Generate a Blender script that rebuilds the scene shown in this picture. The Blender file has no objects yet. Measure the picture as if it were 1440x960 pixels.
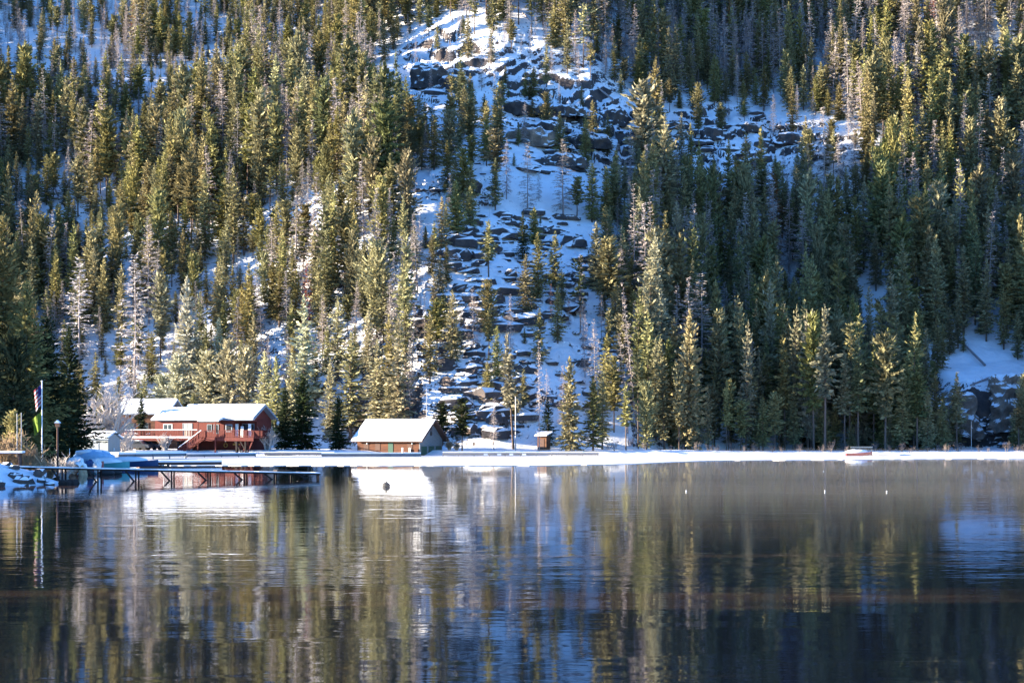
import bpy, math, random
import numpy as np
from mathutils import Vector

S = bpy.context.scene
COL = S.collection
R = math.radians
rng = random.Random(7)
nrs = np.random.RandomState(11)

# ------------------------------------------------------------------ camera, sky, sun, exposure
CAM_H, F, PX0, PYH = 4.0, 2400.0, 720.0, 602.0       # camera height, focal length and horizon in photograph pixels
cam_d = bpy.data.cameras.new('camera'); cam = bpy.data.objects.new('camera', cam_d); COL.objects.link(cam)
cam.location = (0, 0, CAM_H); cam.rotation_euler = (R(90), 0, 0)
cam_d.sensor_width = 36; cam_d.lens = 36 * F / 1440; cam_d.shift_y = (PYH - 480) / 1440
cam_d.clip_start = 0.5; cam_d.clip_end = 5000
S.camera = cam

SUN_AZ, SUN_EL = 87.0, 9.8        # degrees to the left of the direction behind the camera, degrees up
s_dir = Vector((-math.sin(R(SUN_AZ)) * math.cos(R(SUN_EL)), -math.cos(R(SUN_AZ)) * math.cos(R(SUN_EL)), math.sin(R(SUN_EL))))
W = bpy.data.worlds.new('World'); S.world = W; W.use_nodes = True
wn = W.node_tree.nodes; bg = wn['Background']
sky = wn.new('ShaderNodeTexSky'); sky.sky_type = 'NISHITA'; sky.sun_disc = False
sky.sun_elevation = R(SUN_EL); sky.sun_rotation = math.atan2(s_dir.x, s_dir.y)
sky.altitude = 2500; sky.air_density = 1.0; sky.dust_density = 0.3; sky.ozone_density = 5.5
W.node_tree.links.new(sky.outputs[0], bg.inputs[0]); bg.inputs[1].default_value = 0.105
sun_d = bpy.data.lights.new('sun', 'SUN'); sun_d.energy = 5.0; sun_d.angle = R(0.5); sun_d.color = (1.0, 0.86, 0.66)
sun = bpy.data.objects.new('sun', sun_d); COL.objects.link(sun)
sun.rotation_euler = s_dir.to_track_quat('Z', 'Y').to_euler()
VS = S.view_settings
VS.view_transform = 'Standard'; VS.look = 'None'; VS.gamma = 1; VS.use_curve_mapping = False; VS.exposure = 2.72
S.cycles.max_bounces = 5; S.cycles.diffuse_bounces = 1; S.cycles.glossy_bounces = 3
S.cycles.transmission_bounces = 2; S.cycles.transparent_max_bounces = 4
S.cycles.use_denoising = True; S.cycles.denoiser = 'OPENIMAGEDENOISE'; S.cycles.denoising_input_passes = 'RGB_ALBEDO_NORMAL'; S.cycles.denoising_prefilter = 'ACCURATE'
S.cycles.sample_clamp_indirect = 4

# ------------------------------------------------------------------ numpy noise
def _h(ix, iy, seed):
    n = (ix.astype(np.int64) * 374761393 + iy.astype(np.int64) * 668265263 + seed * 1274126177) & 0xffffffff
    n = ((n ^ (n >> 13)) * 1274126177) & 0xffffffff
    n = ((n ^ (n >> 15)) * 2246822519) & 0xffffffff
    return ((n ^ (n >> 16)) & 0xffffff) / float(0xffffff)
def vn(x, y, seed=0):
    x = np.asarray(x, float); y = np.asarray(y, float)
    ix = np.floor(x); iy = np.floor(y); fx = x - ix; fy = y - iy
    fx = fx * fx * fx * (fx * (fx * 6 - 15) + 10); fy = fy * fy * fy * (fy * (fy * 6 - 15) + 10)
    a = _h(ix, iy, seed); b = _h(ix + 1, iy, seed); c = _h(ix, iy + 1, seed); d = _h(ix + 1, iy + 1, seed)
    return (a + (b - a) * fx + (c - a) * fy + (a - b - c + d) * fx * fy) * 2 - 1
def fbm(x, y, o=4, seed=0):
    s = 0; a = 1; t = 0
    for k in range(o):
        s = s + a * vn(np.asarray(x) * 2**k + 17.3 * k, np.asarray(y) * 2**k - 9.1 * k, seed + k); t += a; a *= .5
    return s / t
def sst(a, b, x):
    t = np.clip((x - a) / (b - a), 0, 1); return t * t * (3 - 2 * t)

# ------------------------------------------------------------------ terrain heights
XB = [-300, -90, -60, -25, -14, -2, 18, 32, 60, 100, 300]
YB = [292, 288, 281, 270, 260, 256, 258, 274, 289, 295, 299]
def y_base(x): return np.interp(x, XB, YB)
def shore_x(y): return np.interp(y, [95, 112, 117, 123, 128, 145, 180, 200, 230, 244], [-90, -48, -36, -32, -35, -38.5, -46, -50, -57, -62])
def base_z(x, y):
    x = np.asarray(x, float); y = np.asarray(y, float)
    u = y - y_base(x)
    up = np.maximum(u, 0)
    cc = -19 - 8 * sst(15, 80, up)
    cen = np.exp(-((x - cc) / np.where(x < cc, 22.0, 32.0)) ** 2)
    hill = up * 0.63 + cen * (27 * (1 - np.exp(-up / 55.0))) * np.exp(-(up / 105.0) ** 2)
    hill = hill - 5.5 * sst(0, 60, up) * np.exp(-((x - 52) / 26.0) ** 2) * np.exp(-up / 150)
    hill = hill + .24 * sst(50, 125, up) * np.clip(x - 22, 0, 160) * np.exp(-np.maximum(up - 150, 0) / 150.0)
    hill = hill + sst(5, 70, up) * (6.0 * vn(x / 62, y / 62, 3) + 2.6 * vn(x / 24, y / 24, 5))
    cl = sst(68, 80, x + 3 * vn(y / 6, x / 6, 13))
    hill = hill + cl * (8.5 * sst(.5, 4.0, up + 1.2 * vn(x / 3, y / 3, 14)) - .30 * np.clip(up - 4, 0, 16)) * np.exp(-np.maximum(up - 20, 0) / 45.0)
    hill = np.where(u < 0, 0, hill)
    d1 = shore_x(y) - x
    d2 = y - (247 + 1.0 * vn(x / 9, 0 * x, 8) + -2 * sst(20, 34, x))
    d = np.maximum(d1, d2)
    bank = np.minimum(np.clip(d * 0.28, -1.5, 0.75), 0.75 - 0.3 * sst(20, 40, x) * (y > 200)) + 0.12 * np.clip(d, 0, 1) * fbm(x / 2.2, y / 2.2, 3, 21)
    near = (1 - sst(126, 150, y)) * sst(0, 5, d1)
    bank = bank + near * (0.62 + 0.6 * fbm(x / 2.2, y / 2.2, 4, 31))
    return bank + np.maximum(hill, 0)
def march(px, py, fz, d0=105.0, d1=640.0):
    D = np.arange(d0, d1, 0.25); X = (px - PX0) * D / F
    zr = CAM_H + (PYH - py) * D / F
    ok = np.nonzero(fz(X, D) >= zr)[0]
    k = ok[0] if len(ok) else len(D) - 1
    return float(X[k]), float(D[k])
# rocky parts of the slope: pixel centre and radii in the photograph, height of a ledge, strength
ROCKS = []
for px, py, rx, ry, st, am in [(735, 365, 120, 75, 1.3, 1.0), (700, 560, 75, 60, 2.2, .9), (800, 185, 105, 60, 4.2, 1.0), (600, 100, 70, 50, 5.0, 1.0),
                               (1030, 190, 95, 45, 4.0, .9), (650, 262, 70, 45, 2.4, .9), (1385, 585, 80, 45, 7.0, 1.0), (630, 460, 70, 55, 2.5, .8),
                               (860, 190, 50, 40, 6.0, .9), (800, 480, 90, 60, 1.8, .6), (1140, 200, 70, 35, 3.0, .8), (30, 280, 80, 40, 2.5, .4),
                               (720, 100, 60, 60, 2.5, .6)]:
    x, y = march(px, py, base_z, 250); xa, ya = march(px, py + ry, base_z, 250); xb, yb = march(px, py - ry, base_z, 250)
    ROCKS.append((x, y, rx * y / F, max(6, (yb - ya) / 2), st, am))
def ground(x, y):
    x = np.asarray(x, float); y = np.asarray(y, float)
    z = base_z(x, y)
    u = y - y_base(x)
    w = sst(0, 8, u)
    z = z + w * (0.35 * fbm(x / 3.5, y / 3.5, 3, 41))
    for cx, cy, ax, ay, st, am in ROCKS:
        m = am * (1 - sst(.55, 1.15, np.hypot((x - cx) / ax, (y - cy) / ay) + .3 * vn(x / 7, y / 7, 51))) * w
        wob = st * (1.1 * vn(x / (st * 2.6), y / (st * 2.6), 61) + .55 * vn(x / (st * 1.0), y / (st * 1.4), 63) + .2 * vn(x / (st * .35), y / (st * .35), 64))
        t = (z + wob) / st; fl = np.floor(t); fr = t - fl
        prof = fr * .30 + .70 * sst(.60, .80, fr)
        zt = (fl + prof) * st - wob
        z = z + m * (zt - z) * .95
    return z
def gz(x, y): return float(ground(np.array([x]), np.array([y]))[0])
def pix(x, y, z): return PX0 + x * F / y, PYH - (z - CAM_H) * F / y

# ------------------------------------------------------------------ materials
def mat(name, color, rough=.8, spec=.3, noise=0.0, nscale=3.0, color2=None, bump=0.0, metal=0.0, stretch=(1, 1, 1)):
    m = bpy.data.materials.new(name); m.use_nodes = True; nt = m.node_tree; b = nt.nodes['Principled BSDF']
    b.inputs['Roughness'].default_value = rough; b.inputs['Specular IOR Level'].default_value = spec; b.inputs['Metallic'].default_value = metal
    c1 = (*color, 1)
    if noise or color2:
        tc = nt.nodes.new('ShaderNodeTexCoord'); mp = nt.nodes.new('ShaderNodeMapping'); mp.inputs['Scale'].default_value = stretch
        nz = nt.nodes.new('ShaderNodeTexNoise'); nz.inputs['Scale'].default_value = nscale; nz.inputs['Detail'].default_value = 5; nz.inputs['Roughness'].default_value = .65
        nt.links.new(tc.outputs['Object'], mp.inputs[0]); nt.links.new(mp.outputs[0], nz.inputs['Vector'])
        rp = nt.nodes.new('ShaderNodeValToRGB'); rp.color_ramp.elements[0].position = .3; rp.color_ramp.elements[1].position = .7
        c2 = (*color2, 1) if color2 else tuple(c * (1 - noise) for c in color) + (1,)
        rp.color_ramp.elements[0].color = c2; rp.color_ramp.elements[1].color = c1
        nt.links.new(nz.outputs['Fac'], rp.inputs[0]); nt.links.new(rp.outputs[0], b.inputs['Base Color'])
        if bump:
            bp = nt.nodes.new('ShaderNodeBump'); bp.inputs['Distance'].default_value = bump; nt.links.new(nz.outputs['Fac'], bp.inputs['Height']); nt.links.new(bp.outputs[0], b.inputs['Normal'])
    else:
        b.inputs['Base Color'].default_value = c1
    return m

def foliage_mat(name, transl=.25):
    m = bpy.data.materials.new(name); m.use_nodes = True; nt = m.node_tree; n = nt.nodes; L = nt.links
    n.remove(n['Principled BSDF']); out = n['Material Output']
    oi = n.new('ShaderNodeObjectInfo'); ge = n.new('ShaderNodeNewGeometry')
    # each tree a little greener or yellower, each spray a little lighter or darker
    hsv = n.new('ShaderNodeHueSaturation'); L.new(oi.outputs['Color'], hsv.inputs['Color'])
    mh = n.new('ShaderNodeMapRange'); mh.inputs[3].default_value = .485; mh.inputs[4].default_value = .525; L.new(oi.outputs['Random'], mh.inputs[0]); L.new(mh.outputs[0], hsv.inputs['Hue'])
    wn_ = n.new('ShaderNodeTexWhiteNoise'); wn_.noise_dimensions = '1D'; L.new(oi.outputs['Random'], wn_.inputs['W'])
    ms = n.new('ShaderNodeMapRange'); ms.inputs[3].default_value = .75; ms.inputs[4].default_value = 1.05; L.new(wn_.outputs['Value'], ms.inputs[0]); L.new(ms.outputs[0], hsv.inputs['Saturation'])
    mv = n.new('ShaderNodeMapRange'); mv.inputs[3].default_value = .55; mv.inputs[4].default_value = 1.35; L.new(ge.outputs['Random Per Island'], mv.inputs[0])
    mw = n.new('ShaderNodeMath'); mw.operation = 'MULTIPLY'
    mt = n.new('ShaderNodeMapRange'); mt.inputs[3].default_value = .75; mt.inputs[4].default_value = 1.2
    wn2 = n.new('ShaderNodeTexWhiteNoise'); wn2.noise_dimensions = '1D'
    ad = n.new('ShaderNodeMath'); ad.operation = 'ADD'; ad.inputs[1].default_value = 3.7; L.new(oi.outputs['Random'], ad.inputs[0]); L.new(ad.outputs[0], wn2.inputs['W'])
    L.new(wn2.outputs['Value'], mt.inputs[0]); L.new(mv.outputs[0], mw.inputs[0]); L.new(mt.outputs[0], mw.inputs[1]); L.new(mw.outputs[0], hsv.inputs['Value'])
    d = n.new('ShaderNodeBsdfDiffuse'); t = n.new('ShaderNodeBsdfTranslucent'); mx = n.new('ShaderNodeMixShader'); mx.inputs[0].default_value = transl
    L.new(hsv.outputs[0], d.inputs[0]); L.new(hsv.outputs[0], t.inputs[0]); L.new(d.outputs[0], mx.inputs[1]); L.new(t.outputs[0], mx.inputs[2]); L.new(mx.outputs[0], out.inputs[0])
    return m

def terrain_mat(name='snowy_rock', ramp=((.028, .027, .03, 1), (.07, .06, .058, 1), (.16, .11, .08, 1)), snow=(.63, .68)):
    m = bpy.data.materials.new(name); m.use_nodes = True; nt = m.node_tree; n = nt.nodes; L = nt.links; b = n['Principled BSDF']
    tc = n.new('ShaderNodeTexCoord'); ge = n.new('ShaderNodeNewGeometry'); sx = n.new('ShaderNodeSeparateXYZ'); L.new(ge.outputs['Normal'], sx.inputs[0])
    def noise(scale, detail=5, rough=.6):
        z = n.new('ShaderNodeTexNoise'); z.inputs['Scale'].default_value = scale; z.inputs['Detail'].default_value = detail; z.inputs['Roughness'].default_value = rough
        L.new(tc.outputs['Object'], z.inputs['Vector']); return z
    def math_(op, a, v):
        q = n.new('ShaderNodeMath'); q.operation = op; L.new(a, q.inputs[0])
        if isinstance(v, (int, float)): q.inputs[1].default_value = v
        else: L.new(v, q.inputs[1])
        return q.outputs[0]
    n1 = noise(.55, 8, .7)
    n2 = noise(2.2, 6, .6)
    # snow lies where the ground is not too steep; the edge of it is ragged
    s = math_('ADD', sx.outputs['Z'], math_('MULTIPLY', math_('SUBTRACT', n1.outputs['Fac'], .5), .55))
    s = math_('ADD', s, math_('MULTIPLY', math_('SUBTRACT', n2.outputs['Fac'], .5), .25))
    mr = n.new('ShaderNodeMapRange'); mr.inputs[1].default_value = snow[0]; mr.inputs[2].default_value = snow[1]; L.new(s, mr.inputs[0])
    rock = n.new('ShaderNodeValToRGB'); e = rock.color_ramp.elements
    e[0].position = .3; e[0].color = ramp[0]; e[1].position = .72; e[1].color = ramp[2]
    k = e.new(.52); k.color = ramp[1]
    n3 = noise(.35, 9, .72); L.new(n3.outputs['Fac'], rock.inputs[0])
    mx = n.new('ShaderNodeMix'); mx.data_type = 'RGBA'; L.new(mr.outputs[0], mx.inputs[0]); L.new(rock.outputs[0], mx.inputs[6])
    sn = n.new('ShaderNodeValToRGB'); sn.color_ramp.elements[0].position = .25; sn.color_ramp.elements[0].color = (.70, .70, .71, 1); sn.color_ramp.elements[1].color = (.90, .90, .90, 1)
    L.new(n1.outputs['Fac'], sn.inputs[0]); L.new(sn.outputs[0], mx.inputs[7])
    L.new(mx.outputs[2], b.inputs['Base Color']); b.inputs['Roughness'].default_value = .9; b.inputs['Specular IOR Level'].default_value = .15
    bp = n.new('ShaderNodeBump'); bp.inputs['Distance'].default_value = .35; bp.inputs['Strength'].default_value = .7; L.new(n1.outputs['Fac'], bp.inputs['Height']); L.new(bp.outputs[0], b.inputs['Normal'])
    return m

def water_mat():
    m = bpy.data.materials.new('lake_water'); m.use_nodes = True; nt = m.node_tree; n = nt.nodes; L = nt.links
    n.remove(n['Principled BSDF']); out = n['Material Output']
    tc = n.new('ShaderNodeTexCoord')
    def noise(sx, sy, detail, rough=.5, dist=0.0, off=0):
        mp = n.new('ShaderNodeMapping'); mp.inputs['Scale'].default_value = (sx, sy, 1); mp.inputs['Location'].default_value = (off, off * .7, 0)
        z = n.new('ShaderNodeTexNoise'); z.inputs['Scale'].default_value = 1; z.inputs['Detail'].default_value = detail; z.inputs['Roughness'].default_value = rough; z.inputs['Distortion'].default_value = dist
        L.new(tc.outputs['Object'], mp.inputs[0]); L.new(mp.outputs[0], z.inputs['Vector']); return z.outputs['Fac']
    def mrange(a, lo, hi, t0=0, t1=1):
        q = n.new('ShaderNodeMapRange'); q.inputs[1].default_value = lo; q.inputs[2].default_value = hi; q.inputs[3].default_value = t0; q.inputs[4].default_value = t1; L.new(a, q.inputs[0]); return q.outputs[0]
    def mul(a, b_):
        q = n.new('ShaderNodeMath'); q.operation = 'MULTIPLY'; L.new(a, q.inputs[0])
        if isinstance(b_, float): q.inputs[1].default_value = b_
        else: L.new(b_, q.inputs[1])
        return q.outputs[0]
    def add(a, b_):
        q = n.new('ShaderNodeMath'); q.operation = 'ADD'; L.new(a, q.inputs[0]); L.new(b_, q.inputs[1]); return q.outputs[0]
    wind = mrange(noise(.010, .05, 4, .6, .6, 3), .40, .62, .12, 1.0)
    sx = n.new('ShaderNodeSeparateXYZ'); L.new(tc.outputs['Object'], sx.inputs[0])
    swell = mul(noise(.35, .55, 3, .5, .3, 1), .055)
    rip = mul(noise(1.2, 2.4, 2, .4, .5, 2), .014)
    calm = mrange(sx.outputs['Y'], 50, 150, 1.0, .22)
    h = mul(mul(add(swell, rip), wind), calm)
    bp = n.new('ShaderNodeBump'); bp.inputs['Distance'].default_value = 1.0; bp.inputs['Strength'].default_value = WATER_STR; L.new(h, bp.inputs['Height'])
    gl = n.new('ShaderNodeBsdfGlossy'); gl.inputs['Roughness'].default_value = .03; gl.inputs['Color'].default_value = (.95, .97, 1, 1); L.new(bp.outputs[0], gl.inputs['Normal'])
    df = n.new('ShaderNodeBsdfDiffuse'); df.inputs['Color'].default_value = (.006, .008, .014, 1)
    fr = n.new('ShaderNodeFresnel'); fr.inputs['IOR'].default_value = 2.5; L.new(bp.outputs[0], fr.inputs['Normal'])
    w = n.new('ShaderNodeMixShader'); L.new(fr.outputs[0], w.inputs[0]); L.new(df.outputs[0], w.inputs[1]); L.new(gl.outputs[0], w.inputs[2])
    # brown diffuse colour mixed in, drawn out in long streaks across the lake
    fm = mrange(noise(.016, .13, 6, .6, 1.6, 9), .53, .68, 0.0, .085)
    streak = n.new('ShaderNodeBsdfDiffuse')
    fc = n.new('ShaderNodeValToRGB'); fc.color_ramp.elements[0].position = .42; fc.color_ramp.elements[0].color = (.30, .16, .075, 1); fc.color_ramp.elements[1].position = .6; fc.color_ramp.elements[1].color = (.34, .20, .10, 1)
    L.new(noise(.01, .03, 2, .5, .3, 14), fc.inputs[0]); L.new(fc.outputs[0], streak.inputs['Color'])
    w2 = n.new('ShaderNodeMixShader'); L.new(fm, w2.inputs[0]); L.new(w.outputs[0], w2.inputs[1]); L.new(streak.outputs[0], w2.inputs[2]); L.new(w2.outputs[0], out.inputs[0])
    return m
WATER_STR = .55

M = {
 'terrain': terrain_mat(), 'boulder': terrain_mat('snowy_boulder', snow=(.46, .54)), 'cliff': terrain_mat('brown_cliff_rock', ((.08, .065, .055, 1), (.24, .18, .14, 1), (.42, .31, .22, 1)), (.55, .62)), 'water': water_mat(),
 'needle': foliage_mat('conifer_needles', .2), 'dead': foliage_mat('dry_grey_twigs', .1),
 'bark': mat('bark', (.16, .115, .09), .9, .1, .5, 4, bump=.02, stretch=(1, 1, .25)),
 'greybark': mat('weathered_trunk', (.34, .29, .28), .9, .1, .4, 4, stretch=(1, 1, .2)),
 'snow': mat('fresh_snow', (.88, .88, .88), .85, .15, .06, 1.5, bump=.03),
 'ice': mat('snow_covered_ice', (.86, .85, .82), .8, .2, 0, .25, color2=(.52, .49, .46), stretch=(.2, 1, 1)),  # beige patches stand in for mist, put into the ice colour
 'red': mat('red_siding', (.15, .034, .025), .7, .2, .3, 2.5, stretch=(1, 1, .2)),
 'darkred': mat('red_deck_boards', (.125, .028, .022), .7, .2, .35, 4, stretch=(1, 1, .3)),
 'trim': mat('grey_blue_trim', (.22, .26, .30), .6, .3, .15, 3),
 'white': mat('white_paint', (.8, .8, .78), .6, .3, .1, 3),
 'glass': mat('dark_window_glass', (.03, .035, .04), .08, .5),
 'curtain': mat('pale_curtain', (.45, .43, .38), .8, .1, .2, 3, stretch=(4, 4, .2)),
 'plank': mat('brown_weathered_planks', (.135, .058, .033), .85, .1, 0, 1.3, color2=(.05, .028, .022), stretch=(.35, .35, 5)),
 'plankdark': mat('dark_planks', (.12, .075, .06), .85, .1, .4, 2, stretch=(.35, .35, 6)),
 'shake': mat('grey_shakes', (.20, .22, .23), .85, .1, .45, 2.2, stretch=(.6, .6, 5)),
 'green': mat('green_door_paint', (.015, .062, .042), .6, .3, .2, 4),
 'log': mat('brown_logs', (.15, .075, .045), .85, .1, .55, 1.5, stretch=(.25, .25, 4)),
 'grey': mat('grey_siding', (.24, .26, .26), .8, .15, .15, 2, stretch=(1, 1, .3)),
 'wood': mat('dark_pier_timber', (.035, .028, .026), .85, .15, .4, 3),
 'dock': mat('grey_dock_timber', (.20, .20, .21), .85, .1, .35, 2, stretch=(.3, 1, 3)),
 'pole': mat('grey_pole', (.42, .40, .38), .8, .2, .2, 3),
 'metal': mat('pale_metal', (.65, .66, .68), .4, .5, .1, 3, metal=.3),
 'black': mat('black_rubber', (.02, .02, .022), .6, .3),
 'car': mat('dark_car_paint', (.05, .055, .065), .3, .5),
 'tarpb': mat('blue_tarp', (.025, .06, .16), .5, .4, .2, 3),
 'tarpl': mat('pale_blue_tarp', (.35, .55, .75), .6, .3, .2, 3),
 'boatred': mat('red_hull', (.30, .03, .03), .4, .5, .1, 3),
 'teal': mat('teal_hull', (.08, .34, .34), .45, .4, .15, 3),
 'boatwhite': mat('white_hull', (.75, .75, .74), .4, .4, .08, 3),
 'brownjunk': mat('brown_canvas', (.33, .17, .10), .8, .1, .5, 4),
 'tan': mat('tan_timber', (.45, .33, .2), .8, .1, .3, 3),
 'lamp': mat('lamp_globe', (.85, .82, .7), .4, .3),
}
for k_, (r_, g_, b_) in {'flagred': (.15, .02, .03), 'flagwhite': (.26, .25, .27), 'flagblue': (.02, .02, .10), 'flaggreen': (.10, .15, .02), 'gold': (.6, .42, .12)}.items():  # flag cloth is darkened: its shade is put into the colour
    M[k_] = mat(k_.replace('flag', 'flag_'), (r_, g_, b_), .8, .1)

# ------------------------------------------------------------------ mesh helpers
class MB:
    def __init__(s): s.v = []; s.f = []; s.mi = []; s.cur = 0
    def face(s, *pts):
        b = len(s.v); s.v += [tuple(p) for p in pts]; s.f.append(tuple(range(b, b + len(pts)))); s.mi.append(s.cur)
    def box(s, x0, x1, y0, y1, z0, z1):
        b = len(s.v); s.v += [(x, y, z) for z in (z0, z1) for y in (y0, y1) for x in (x0, x1)]
        for q in ((0, 2, 3, 1), (4, 5, 7, 6), (0, 1, 5, 4), (2, 6, 7, 3), (0, 4, 6, 2), (1, 3, 7, 5)): s.f.append(tuple(b + k for k in q)); s.mi.append(s.cur)
        return s
    def prism(s, pts, d):            # closed polygon and the vector it is pushed along
        b = len(s.v); n = len(pts); d = Vector(d)
        s.v += [tuple(p) for p in pts] + [tuple(Vector(p) + d) for p in pts]
        s.f.append(tuple(range(b, b + n))); s.f.append(tuple(b + n + k for k in reversed(range(n)))); s.mi += [s.cur] * 2
        for k in range(n): s.f.append((b + k, b + n + k, b + n + (k + 1) % n, b + (k + 1) % n)); s.mi.append(s.cur)
        return s
    def tube(s, p0, p1, r0, r1=None, n=6):
        r1 = r0 if r1 is None else r1
        p0 = Vector(p0); p1 = Vector(p1); a = (p1 - p0).normalized(); u = a.orthogonal().normalized(); w = a.cross(u)
        b = len(s.v)
        for p, r in ((p0, r0), (p1, r1)):
            for k in range(n):
                t = 2 * math.pi * k / n; s.v.append(tuple(p + r * (math.cos(t) * u + math.sin(t) * w)))
        for k in range(n): s.f.append((b + k, b + (k + 1) % n, b + n + (k + 1) % n, b + n + k)); s.mi.append(s.cur)
        s.f.append(tuple(b + k for k in reversed(range(n)))); s.f.append(tuple(b + n + k for k in range(n))); s.mi += [s.cur] * 2
        return s
    def beam(s, p0, p1, w, h):       # rectangular bar between two points
        p0 = Vector(p0); p1 = Vector(p1); a = (p1 - p0).normalized()
        side = a.cross(Vector((0, 0, 1)));
        if side.length < .01: side = Vector((1, 0, 0))
        side.normalize(); up = side.cross(a)
        q = [p0 + side * sx * w / 2 + up * sy * h / 2 for sx, sy in ((-1, -1), (1, -1), (1, 1), (-1, 1))]
        return s.prism(q, p1 - p0)
    def blob(s, c, r, seed=0, n=10, rings=7, amp=.25):
        b = len(s.v); q = random.Random(seed); ph = [q.uniform(0, 6.28) for _ in range(6)]
        for i in range(rings + 1):
            th = math.pi * i / rings
            for k in range(n):
                a = 2 * math.pi * k / n
                f = 1 + amp * (math.sin(2 * a + ph[0] + 1.5 * th) * .5 + math.sin(3 * a + ph[1] - th * 2) * .4 + math.sin(5 * a + th * 4 + ph[2]) * .3 + q.uniform(-.25, .25))
                s.v.append((c[0] + r[0] * f * math.sin(th) * math.cos(a), c[1] + r[1] * f * math.sin(th) * math.sin(a), c[2] + r[2] * f * math.cos(th)))
        for i in range(rings):
            for k in range(n):
                s.f.append((b + i * n + k, b + (i + 1) * n + k, b + (i + 1) * n + (k + 1) % n, b + i * n + (k + 1) % n)); s.mi.append(s.cur)
        return s
    def build(s, name, mats, parent=None, smooth=False):
        me = bpy.data.meshes.new(name); me.from_pydata(s.v, [], s.f)
        mats = mats if isinstance(mats, (list, tuple)) else [mats]
        for m in mats: me.materials.append(M[m] if isinstance(m, str) else m)
        if len(mats) > 1: me.polygons.foreach_set('material_index', s.mi)
        if smooth: me.polygons.foreach_set('use_smooth', [True] * len(me.polygons))
        me.update()
        o = bpy.data.objects.new(name, me); COL.objects.link(o)
        if parent: o.parent = parent
        return o
def tag(o, label, cat=None, group=None, kind=None):
    if label: o['label'] = label
    if cat: o['category'] = cat
    if group: o['group'] = group
    if kind: o['kind'] = kind
    return o
def thing(name, label, cat, loc=(0, 0, 0), rz=0.0, group=None):
    o = bpy.data.objects.new(name, None); o.empty_display_size = .3; COL.objects.link(o)
    o.location = loc; o.rotation_euler = (0, 0, rz); return tag(o, label, cat, group)
def structure(o, kind='structure'): o['kind'] = kind; return o
def np_mesh(name, V, Fq, material, smooth=False):
    me = bpy.data.meshes.new(name); nv = len(V); nf = len(Fq); k = Fq.shape[1]
    me.vertices.add(nv); me.vertices.foreach_set('co', V.astype(np.float32).ravel())
    me.loops.add(nf * k); me.loops.foreach_set('vertex_index', Fq.astype(np.int32).ravel())
    me.polygons.add(nf); me.polygons.foreach_set('loop_start', np.arange(nf, dtype=np.int32) * k)
    if smooth: me.polygons.foreach_set('use_smooth', np.ones(nf, bool))
    me.materials.append(material); me.update(calc_edges=True); me.validate(); return me

# ------------------------------------------------------------------ ground, water, ice
gx = np.concatenate([np.arange(-330, -90, 4.0), np.arange(-90, -66, 1.2), np.arange(-66, 96, .5), np.arange(96, 130, 1.2), np.arange(130, 330, 4.0)])
gy = np.concatenate([np.arange(90, 240, 1.2), np.arange(240, 400, .5), np.arange(400, 500, .7), np.arange(500, 760, 4.0)])
GX, GY = np.meshgrid(gx, gy); GZ = ground(GX, GY)
nx, ny = len(gx), len(gy)
idx = np.arange(nx * ny).reshape(ny, nx)
quads = np.stack([idx[:-1, :-1], idx[:-1, 1:], idx[1:, 1:], idx[1:, :-1]], -1).reshape(-1, 4)
o = bpy.data.objects.new('hillside', np_mesh('hillside', np.stack([GX, GY, GZ], -1).reshape(-1, 3), quads, M['terrain'], True)); COL.objects.link(o); structure(o)
mb = MB(); mb.face((-900, -200, 0), (900, -200, 0), (900, 300, 0), (-900, 300, 0)); structure(mb.build('lake_water', 'water'))
# snow covered ice along the far shore, its open edge a little ragged
pts = []
for px in np.arange(150, 1900, 9.0):
    D = np.interp(px, [150, 195, 240, 700, 860, 1000, 1440, 1900], [236, 214, 183, 180, 188, 210, 225, 228]) + 1.6 * float(fbm(px / 60.0, 0.0, 3, 77)) + .5 * float(vn(px / 9.0, 3.0, 5))
    pts.append(((px - PX0) * D / F, D))
mb = MB(); zt = .05
for (xa, ya), (xb, yb) in zip(pts[:-1], pts[1:]):
    mb.face((xa, ya, zt), (xb, yb, zt), (xb * 256 / yb, 256, zt), (xa * 256 / ya, 256, zt)); mb.face((xa, ya, -.05), (xb, yb, -.05), (xb, yb, zt), (xa, ya, zt))
structure(mb.build('ice_sheet', 'ice'))

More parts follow.
